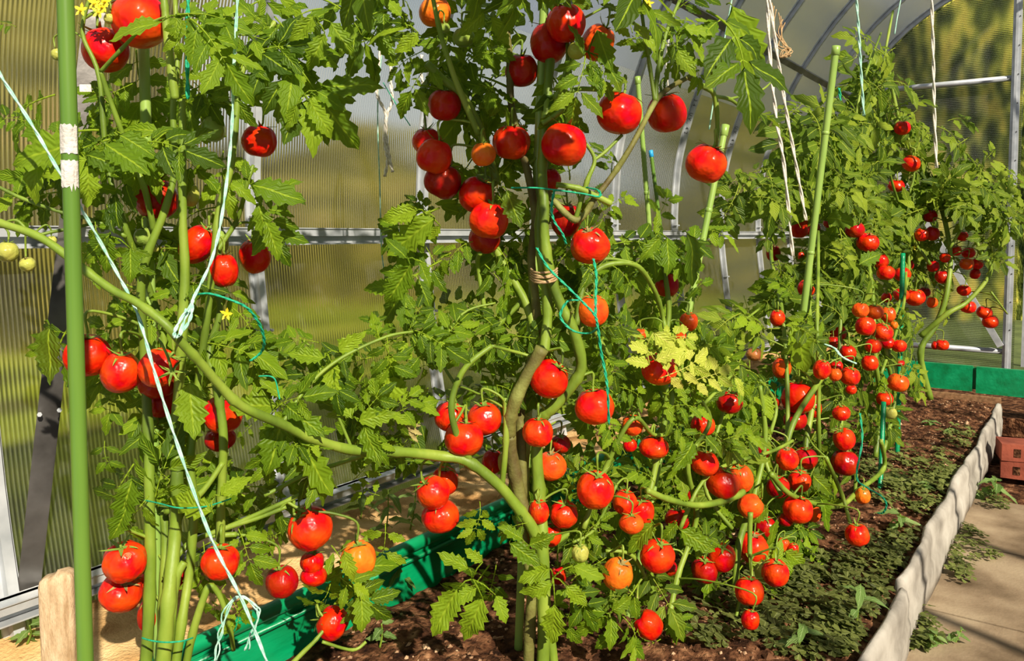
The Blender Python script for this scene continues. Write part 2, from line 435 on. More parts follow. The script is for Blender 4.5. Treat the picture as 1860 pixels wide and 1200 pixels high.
# end wall: a slab cut to the arch, left of the door opening
DOOR_P = 0.36
def end_slab(name, p_lo, p_hi, x, material, z_lo=0.0, th=0.006):
    mb = MB()
    ps = np.linspace(p_lo, p_hi, 24)
    zs = []
    ys_prof = [q.y for q in prof]; zs_prof = [q.z for q in prof]
    top = [(q.y, q.z) for q in prof if q.z > 0.9]
    ty = [a for a, _ in top][::-1]; tz = [b for _, b in top][::-1]
    v, f = [], []
    for p in ps:
        zt = float(np.interp(p, ty, tz))
        zb = z_lo
        if p > 1.40: zb = float(np.interp(p, [q.y for q in prof if q.z <= 0.9], [q.z for q in prof if q.z <= 0.9]))
        for xx in (x, x + th):
            v += [(xx, p, zb), (xx, p, zt - 0.02)]
    for i in range(len(ps) - 1):
        a, b = i * 4, i * 4 + 4
        f += [(a, b, b + 1, a + 1), (a + 2, a + 3, b + 3, b + 2), (a, a + 2, b + 2, b), (a + 1, b + 1, b + 3, a + 3)]
    f += [(0, 1, 3, 2), (4 * 23, 4 * 23 + 2, 4 * 23 + 3, 4 * 23 + 1)]
    mb.add(v, f)
    return tag(outward(mb.build(name, material)), kind='structure')
we = end_slab('wall_end', DOOR_P, 1.545, END + 0.03, M['poly_end'])
we['label'] = 'clear polycarbonate end wall with level ribs'
# door leaf right of the post
door = tag(empty('door_1', (END, -0.1, 0.0)), 'metal framed polycarbonate door at the end of the path', None, None, 'structure')
mb = MB(); mb.box((END + 0.03, -0.10, 0.92), 0.006, 0.78, 1.60); outward(mb.build('door_panel', M['poly_end'], door))
mb = MB()
for z in (0.10, 0.90, 1.72): mb.bar((END, -0.50, z), (END, 0.30, z), 0.03, 0.035)
for y in (-0.50, 0.305): mb.bar((END, y, 0.08), (END, y, 1.74), 0.03, 0.035, Vector((1, 0, 0)))
mb.build('door_frame', M['zinc'], door)

ntrim = [0]
def trim(mb, material, label=None, smooth=False):
    ntrim[0] += 1
    o = mb.build('trim_%d' % ntrim[0], material, smooth=smooth)
    tag(o, label, None, None, 'structure')
    return o
def sweep_profile(P, x, w, depth, mb):
    """a hat-section bar following the arch: two flanges and a raised web"""
    n = len(P)
    sec = [(-w / 2, 0.016), (-w / 2, 0.010), (-w * 0.24, 0.010), (-w * 0.24, 0.016 - depth), (w * 0.24, 0.016 - depth), (w * 0.24, 0.010), (w / 2, 0.010), (w / 2, 0.016)]
    v, f = [], []
    for i, q in enumerate(P):
        a, b = P[max(i - 1, 0)], P[min(i + 1, n - 1)]
        tn = (b - a).normalized(); nn = Vector((0, tn.z, -tn.y))
        for sx, sd in sec:
            r = q + nn * sd
            v.append((x + sx, r.y, r.z))
    k = len(sec)
    for i in range(n - 1):
        for j in range(k):
            f.append((i * k + j, i * k + (j + 1) % k, (i + 1) * k + (j + 1) % k, (i + 1) * k + j))
    f.append(tuple(range(k))); f.append(tuple(range((n - 1) * k, n * k))[::-1])
    mb.add(v, f)
full = prof + [Vector((0, 0.12 - q.y, q.z)) for q in prof[-2::-1]]
XS = [0.60 + 0.578 * i for i in range(9)]
WR = {0: 'K|>M', 1: '4H B', 2: '4H BU2M4', 3: '4H M4', 4: '34UV', 5: '34 UV.42', 6: 'UV.42', 7: 'UV 42'}
def marking(text, x, z0, size, parent):
    """marker letters running down the near flank of a rib, following its bend"""
    step = size * 0.92
    for k, ch in enumerate(text):
        if ch == ' ': continue
        c = bpy.data.curves.new('marking', 'FONT')
        c.body = ch; c.size = size; c.extrude = 0.0002
        c.align_x = 'CENTER'; c.align_y = 'CENTER'
        c.materials.append(M['marker'])
        o = bpy.data.objects.new('marking', c)
        z = z0 - k * step
        q, q2 = Vector((0, prof_p(z), z)), Vector((0, prof_p(z + 0.01), z + 0.01))
        down = (q - q2).normalized()
        nn = Vector((-1, 0, 0))
        side = nn.cross(down)
        inn = Vector((0, down.z, -down.y)).normalized()
        R = Matrix((down, side, nn)).transposed().to_4x4()
        R.translation = q - inn * 0.001 + Vector((x - 0.0092, 0, 0))
        o.matrix_basis = R
        link(o, parent)
for i, x in enumerate(XS):
    mb = MB()
    sweep_profile(full, x, 0.036, 0.024, mb)
    o = trim(mb, M['zinc'], 'galvanised steel arch rib with marker writing')
    marking(WR.get(i, 'UV'), x, [0.52, 1.12, 1.36, 1.30, 1.42, 1.48, 1.42, 1.30, 1.4][i], (0.020, 0.020, 0.021, 0.021, 0.021, 0.022, 0.022, 0.022, 0.022)[i], o)
    for zb in (0.66, 0.92):
        b = MB()
        p = prof_p(zb) - 0.009
        for sx in (-0.013, 0.013):
            b.tube([(x + sx, p + 0.012, zb), (x + sx, p - 0.004, zb)], 0.0035, 6)
        b.build('bolt', M['zinc'], o)
mb = MB(); sweep_profile(full, END, 0.05, 0.03, mb); trim(mb, M['zinc'], 'steel arch framing the end wall')
# lengthwise rails
def rail(p, z, w, hgt, x0=0.0, x1=END, label=None, lip=True):
    mb = MB()
    mb.bar((x0, p + w * 0.2, z), (x1, p + w * 0.2, z), w * 0.5, hgt)
    mb.bar((x0, p - w * 0.35, z + hgt * 0.22), (x1, p - w * 0.35, z + hgt * 0.22), w * 0.8, hgt * 0.42)
    mb.bar((x0, p - w * 0.30, z + hgt * 0.47), (x1, p - w * 0.30, z + hgt * 0.47), w * 1.2, hgt * 0.06)
    mb.bar((x0, p - w * 0.25, z - hgt * 0.46), (x1, p - w * 0.25, z - hgt * 0.46), w * 1.1, hgt * 0.08)
    return trim(mb, M['zinc'], label)
rail(prof_p(0.88) - 0.028, 0.875, 0.022, 0.040, label='level steel rail along the side wall at chest height')
rail(prof_p(0.25) - 0.022, 0.262, 0.030, 0.036, label='steel sill rail along the foot of the side wall')
mb = MB(); mb.bar((0, 1.335, 1.785), (END, 1.335, 1.785), 0.030, 0.034, Vector((0, 1, 1))); trim(mb, M['zinc_dark'], 'dark roof rail running to the end wall')
mb = MB(); mb.bar((0, 0.06, 2.49), (END, 0.06, 2.49), 0.03, 0.03); trim(mb, M['zinc'], 'ridge rail under the roof')
# end wall bars
for z, hh in ((1.815, 0.036), (0.165, 0.036)):
    mb = MB(); pm = 1.335 if z > 1 else 1.40
    mb.tube([(END - 0.005, 0.40, z), (END - 0.005, pm, z)], 0.017, 10); trim(mb, M['zinc'], 'round level bar across the end wall', True)
mb = MB()
mb.bar((END - 0.01, 0.395, 0.0), (END - 0.01, 0.395, 2.44), 0.045, 0.042, Vector((1, 0, 0)))
mb.bar((END - 0.036, 0.395, 0.0), (END - 0.036, 0.395, 2.44), 0.014, 0.012, Vector((1, 0, 0)))
dp = trim(mb, M['zinc'], 'upright steel door post in the end wall')
b = MB()
for z in np.arange(0.3, 2.4, 0.17): b.tube([(END - 0.030, 0.382, z), (END - 0.036, 0.382, z)], 0.004, 6)
b.build('rivet', M['zinc_dark'], dp)
mb = MB(); mb.bar((END - 0.05, 1.265, 1.70), (END - 0.05, 0.425, 0.20), 0.036, 0.020, Vector((1, 0, 0))); trim(mb, M['zinc'], 'shiny diagonal brace across the end wall')
# dark diagonal brace by the near arch, left edge of the picture
mb = MB()
a = pt(52, 1072, 1.36); c = pt(172, 20, 1.47)
dd = (c - a).normalized()
nrm = (CAM - (a + c) / 2).normalized(); sd = dd.cross(nrm).normalized(); nn = sd.cross(dd)
mb.box((a + c) / 2, (c - a).length, 0.034, 0.003, (dd, sd, nn))
for s in (-1, 1): mb.box((a + c) / 2 + sd * 0.016 * s - nn * 0.008, (c - a).length, 0.003, 0.018, (dd, sd, nn))
br = trim(mb, M['zinc_dark'], 'dark leaning channel brace beside the near arch')
b = MB()
for (bx, by) in ((62, 1075), (72, 752), (108, 744)):
    q = pt(bx, by, 1.375); b.tube([q, q - nn * -0.006], 0.004, 6)
b.build('bolt', M['zinc'], br)

# ---------------------------------------------------------------- floor, bed, sand box
mb = MB()
for i in range(7):
    x0 = 0.085 + 0.5 * i - 0.5 + 0.0
    for (y0, y1) in ((-0.200, 0.300), (-0.708, -0.208)):
        nx, ny = 6, 5
        mb.box((x0 + 0.25, (y0 + y1) / 2, -0.02), 0.492, y1 - y0, 0.04)
fl = tag(mb.build('floor', M['paver']), 'concrete slab path with open joints', None, None, 'structure')
mb = MB(); mb.box((3.0, 0.3, -0.07), 6.6, 2.4, 0.06); tag(mb.build('floor_subsoil', M['soil']), None, None, None, 'structure')

def heightgrid(name, x0, x1, y0, y1, nx, ny, zf, material, label, cat, kind='stuff'):
    xs, ys = np.linspace(x0, x1, nx), np.linspace(y0, y1, ny)
    v = [(float(x), float(y), zf(x, y)) for x in xs for y in ys]
    f = [(i * ny + j, (i + 1) * ny + j, (i + 1) * ny + j + 1, i * ny + j + 1) for i in range(nx - 1) for j in range(ny - 1)]
    mb = MB(); mb.add(v, f)
    o = mb.build(name, material, smooth=True)
    return tag(o, label, cat, None, kind)
def soil_z(x, y):
    q = Vector((x, y, 0))
    z = 0.115 + 0.018 * mnoise.noise(q * 3.1) + 0.010 * mnoise.noise(q * 11) + 0.007 * mnoise.noise(q * 33) + 0.004 * mnoise.noise(q * 80)
    if y < 0.36: z -= 0.25 * (0.36 - y)
    z += 0.02 * max(0, min(1, (x - 3.3) / 0.8))
    return z
heightgrid('bed_soil', 0.2, 4.13, 0.308, 1.147, 420, 110, soil_z, M['soil'], 'dark brown crumbly soil filling the tomato bed', 'soil')
def sand_z(x, y):
    q = Vector((x, y, 3))
    return 0.205 + 0.022 * mnoise.noise(q * 4) + 0.008 * mnoise.noise(q * 13) + 0.003 * mnoise.noise(q * 50) - (0.012 if y < 1.2 else 0)
heightgrid('sand', 0.2, 5.7, 1.168, 1.46, 420, 40, sand_z, M['sand'], 'orange sand heaped between green board and side wall', 'sand')
# clods on the soil: nobody could count them
mb = MB()
for _ in range(5200):
    x = 0.6 + 3.5 * random.random() ** 1.3; y = random.uniform(0.33, 1.13)
    r = random.uniform(0.0018, 0.0065) * (1 if random.random() < 0.93 else 1.8)
    z = soil_z(x, y) + r * 0.3
    pv = []
    for d in ((1, 0, 0), (-1, 0, 0), (0, 1, 0), (0, -1, 0), (0, 0, 1), (0, 0, -1)):
        k = r * random.uniform(0.5, 1.25)
        pv.append((x + d[0] * k * 1.2, y + d[1] * k, z + d[2] * k * 0.7))
    mb.add(pv, [(0, 2, 4), (2, 1, 4), (1, 3, 4), (3, 0, 4), (2, 0, 5), (1, 2, 5), (3, 1, 5), (0, 3, 5)])
tag(mb.build('soil_crumbs', M['clod']), 'loose soil crumbs and bark chips scattered over the bed', 'soil', None, 'stuff')

# green board with a moulded rim
bd = tag(empty('bed_board', (2.0, 1.156, 0.1)), 'long green plastic board between the sand strip and the tomato bed', 'board')
mb = MB(); mb.box((2.15, 1.158, 0.10), 3.98, 0.018, 0.24); mb.build('panel', M['green_paint'], bd)
mb = MB(); mb.tube([(0.16 + 0.1 * i, 1.150, 0.222) for i in range(41)], 0.014, 10)
mb.bar((0.16, 1.146, 0.196), (4.14, 1.146, 0.196), 0.014, 0.007); mb.build('rim', M['green_paint'], bd, True)
mb = MB()
for x in (1.62, 2.3, 3.0, 3.7): mb.bar((x, 1.140, 0.06), (x, 1.140, 0.20), 0.03, 0.008, Vector((0, 1, 0)))
mb.build('rib', M['green_paint'], bd)
# raised box across the end
eb = tag(empty('raised_box', (4.2, 0.3, 0.17)), 'green painted plank box across the far end of the bed', 'box')
mb = MB(); mb.box((4.175, 0.765, 0.228), 0.028, 0.70, 0.115); mb.build('plank', M['green_paint'], eb)
mb = MB(); mb.box((4.175, -0.03, 0.225), 0.030, 0.86, 0.118); mb.build('plank', M['green_paint'], eb)
mb = MB(); mb.box((4.200, 0.412, 0.226), 0.016, 0.06, 0.10); mb.build('joint_batten', M['green_paint'], eb)
mb = MB(); mb.box((4.93, 0.35, 0.02), 1.46, 1.55, 0.08); mb.build('filling', M['soil'], eb)
mb = MB(); mb.box((4.14, 0.53, 0.130), 0.025, 0.46, 0.055)
tag(mb.build('timber_offcut', M['bare_wood']), 'short bare timber plank under the green box at the bed end', 'plank')
# cement sheet edging, three lengths, wavy and broken
def edging(x0, x1, yo, seed, label, lean=0.0, chip=None):
    mb = MB(); n = int((x1 - x0) / 0.02)
    v, f = [], []
    sec = [(0.014, 0.0), (0.016, 0.10), (0.013, 0.136), (0.006, 0.142), (-0.004, 0.136), (-0.009, 0.115), (-0.009, 0.080), (-0.015, 0.066), (-0.016, 0.030), (-0.014, 0.0)]
    k = len(sec)
    for i in range(n + 1):
        x = x0 + (x1 - x0) * i / n
        for j, (dy, dz) in enumerate(sec):
            wv = 0.004 * math.sin(x * 13 + seed) * (dz > 0.05) + 0.005 * mnoise.noise(Vector((x * 9, seed, j * 0.3)))
            zz = dz + 0.007 * mnoise.noise(Vector((x * 4, seed + 5, 0))) * (dz > 0.02) + 0.005 * mnoise.noise(Vector((x * 30, seed + 9, j))) * (dz > 0.08)
            v.append((x + 0.010 * mnoise.noise(Vector((j * 2.0, seed, 1))) * (i in (0, n)) * 2.5, yo + dy + wv, zz + lean))
    for i in range(n):
        for j in range(k):
            f.append((i * k + j, i * k + (j + 1) % k, (i + 1) * k + (j + 1) % k, (i + 1) * k + j))
    f.append(tuple(range(k))[::-1]); f.append(tuple(range(n * k, (n + 1) * k)))
    mb.add(v, f)
    return tag(mb.build('bed_edging', M['slate'], None, True), label, 'edging', 'grey cement sheets edging the bed')
edging(0.9, 1.86, 0.298, 1.0, 'near broken piece of grey cement edging with a jagged end', -0.012)
edging(1.88, 2.94, 0.304, 3.0, 'middle length of wavy grey cement edging beside the slabs')
edging(2.955, 4.12, 0.302, 6.0, 'far length of grey cement edging reaching the timber plank', -0.006)
# bricks stacked at the far end of the path
for k, (x, y, z, a, lb) in enumerate([(3.52, 0.13, 0.015, 0.1, 'lower red brick of the two stacked at the path end'), (3.53, 0.14, 0.080, 0.25, 'upper red brick of the two stacked at the path end'),
                                      (3.78, 0.16, 0.015, 0.3, 'single red brick lying behind the two stacked ones')]):
    mb = MB()
    ax = (Vector((math.cos(a), math.sin(a), 0)), Vector((-math.sin(a), math.cos(a), 0)), Vector((0, 0, 1)))
    mb.box((x, y, z), 0.12, 0.24, 0.062, ax)
    o = tag(mb.build('brick', M['brick']), lb, 'brick', 'bricks piled at the path end')
    b = MB()
    for q in (-0.08, -0.03, 0.02, 0.07): b.box(Vector((x, y, z)) + ax[1] * q - ax[0] * 0.0605, 0.002, 0.022, 0.03, ax)
    b.build('hollow', M['soil'], o)

# ---------------------------------------------------------------- outside, seen through the sheets
def lawn_z(x, y): return -0.04 + 0.03 * mnoise.noise(Vector((x, y, 0)) * 0.7)
heightgrid('lawn', -16, 34, 1.6, 26, 90, 50, lawn_z, M['lawn'], 'sunlit lawn outside the side wall', 'lawn', 'structure')
heightgrid('yard', 5.9, 34, -22, 1.6, 40, 50, lawn_z, M['rough_grass'], 'rough grass beyond the end wall', 'lawn', 'structure')
mb = MB()
for i in range(26):
    for j in range(5): mb.box((-2.2 + j * 0.56 + i * 0.1, 3.2 + i * 0.25, 0.01), 0.54, 0.24, 0.04)
tag(mb.build('brick_walk', M['outside_brick']), 'pink brick walk outside seen through the side wall', 'paving', None, 'structure')
def bush(x, y, r, h, name, label, material, group):
    mb = MB(); n, k = 26, 18
    sd = random.random() * 50
    v, f = [], []
    for i in range(k + 1):
        th = math.pi * i / k * 0.62
        for j in range(n):
            ph = 2 * math.pi * j / n
            d = Vector((math.sin(th) * math.cos(ph), math.sin(th) * math.sin(ph), math.cos(th)))
            q = 1 + 0.30 * mnoise.noise(d * 2.2 + Vector((sd, 0, 0))) + 0.18 * mnoise.noise(d * 6 + Vector((sd, 0, 0))) + 0.10 * mnoise.noise(d * 15 + Vector((sd, 0, 0)))
            v.append((d.x * r * q, d.y * r * q, max(0.0, h * (0.38 + 0.62 * d.z * q)) if i < k else 0.0))
    for i in range(k):
        for j in range(n): f.append((i * n + j, (i + 1) * n + j, (i + 1) * n + (j + 1) % n, i * n + (j + 1) % n))
    mb.add(v, f)
    o = mb.build(name, material, None, True)
    o.location = (x, y, -0.05)
    return tag(o, label, 'shrub', group)
for (x, y, r, h, lb) in [(-1.6, 7.6, 2.1, 5.2, 'dark shrub outside behind the near panel'), (3.6, 8.6, 2.0, 4.6, 'broad shrub on the lawn outside the second panel'),
                         (9.0, 9.6, 2.0, 2.6, 'low shrub outside behind the hanging white twine'), (14.4, 11.5, 2.0, 2.3, 'shrub outside behind the middle plant'),
                         (20.6, 11.0, 2.5, 2.1, 'distant shrub outside towards the end wall corner'), (-7.2, 7.5, 2.2, 4.6, 'shrub outside beyond the left picture edge')]:
    bush(x, y, r, h, 'shrub', lb, M['hedge'], 'shrubs on the lawn outside the side wall')
for (x, y, r, h, lb) in [(12.6, 4.6, 1.9, 5.6, 'tall shrub outside the end wall behind the upper left pane'), (11.2, 0.9, 1.5, 5.2, 'tall shrub outside the end wall by the door post'),
                         (11.6, -2.7, 1.7, 5.6, 'tall leafy shrub seen past the door')]:
    bush(x, y, r, h, 'tall_shrub', lb, M['hedge_end'], 'tall shrubs outside the end wall')
# ---------------------------------------------------------------- tomatoes
def fruit_mesh(seed, lobes, flat):
    r = random.Random(seed)
    mb = MB(); n, k = 36, 20
    ph0 = r.random() * 6
    v, f = [], []
    for i in range(k + 1):
        th = math.pi * i / k
        for j in range(n):
            ph = 2 * math.pi * j / n
            s = math.sin(th)
            rib = 1 - flat * (0.5 - 0.5 * math.cos(lobes * ph + ph0)) ** 2 * (0.35 + 0.65 * max(0, math.cos(th))) * s
            lump = 1 + 0.045 * mnoise.noise(Vector((math.cos(ph) * s, math.sin(ph) * s, math.cos(th))) * 1.3 + Vector((seed * 3.1, 0, 0)))
            rr = 0.5 * s ** 0.92 * rib * lump
            z = 0.5 * math.cos(th) * lump
            z -= 0.13 * math.exp(-(rr / 0.13) ** 2) * (1 if th < 1.5 else -0.25)
            v.append((rr * math.cos(ph), rr * math.sin(ph), z))
    for i in range(k):
        for j in range(n):
            f.append((i * n + j, (i + 1) * n + j, (i + 1) * n + (j + 1) % n, i * n + (j + 1) % n))
    mb.add(v, f)
    return mb.mesh('tomato', M['fruit'], True)
FM = [fruit_mesh(1, 5, 0.05), fruit_mesh(2, 6, 0.10), fruit_mesh(3, 7, 0.14), fruit_mesh(4, 4, 0.07), fruit_mesh(5, 8, 0.17)]
def calyx_mesh(seed, material):
    r = random.Random(seed)
    mb = MB()
    for s in range(5 + seed % 2):
        a = s * 2 * math.pi / (5 + seed % 2) + r.uniform(-.2, .2)
        L = r.uniform(0.30, 0.46); up = r.uniform(-0.05, 0.26); n = 7
        v, f = [], []
        for i in range(n + 1):
            u = i / n
            w = 0.055 * (1 - u) ** 0.7 + 0.003
            rad = 0.03 + L * u
            z = 0.39 + 0.02 * math.sin(u * 3) + up * u * u - 0.10 * u ** 3 * (up < 0.08) + 0.03
            for sd in (-1, 0, 1):
                x, y = rad, sd * w
                v.append((x * math.cos(a) - y * math.sin(a), x * math.sin(a) + y * math.cos(a), z + abs(sd) * 0.012))
        for i in range(n):
            for q in range(2): f.append((i * 3 + q, i * 3 + 3 + q, i * 3 + 4 + q, i * 3 + 1 + q))
        mb.add(v, f)
    mb.tube([(0, 0, 0.35), (0.0, 0, 0.45), (0.02, 0.01, 0.56)], [0.035, 0.028, 0.03], 7)
    return mb.mesh('calyx', material, True)
CM = [calyx_mesh(s, M['calyx']) for s in range(4)] + [calyx_mesh(7, M['calyx_dry'])]
R1, R2, DK = (0.60, 0.006, 0.002), (0.70, 0.019, 0.004), (0.40, 0.003, 0.003)  # DK is mostly shade put into the colour of fruit deep in foliage
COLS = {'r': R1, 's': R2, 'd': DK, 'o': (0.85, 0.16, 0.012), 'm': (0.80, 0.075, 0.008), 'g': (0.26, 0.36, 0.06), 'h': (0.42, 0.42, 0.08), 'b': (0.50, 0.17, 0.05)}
TOM = []          # (x, y, radius px, forward distance) of every fruit, used so that leaves do not bury them
PLANT_FRUIT = []
GR = {'L': 'tomatoes hanging on the near left plant', 'M': 'tomatoes hanging on the tall middle plant', 'C': 'tomatoes in the bushy centre right tangle',
      'Q': 'tomatoes low over the soil in front', 'F': 'small tomatoes of the far plants', 'E': 'tomatoes by the end wall brace'}
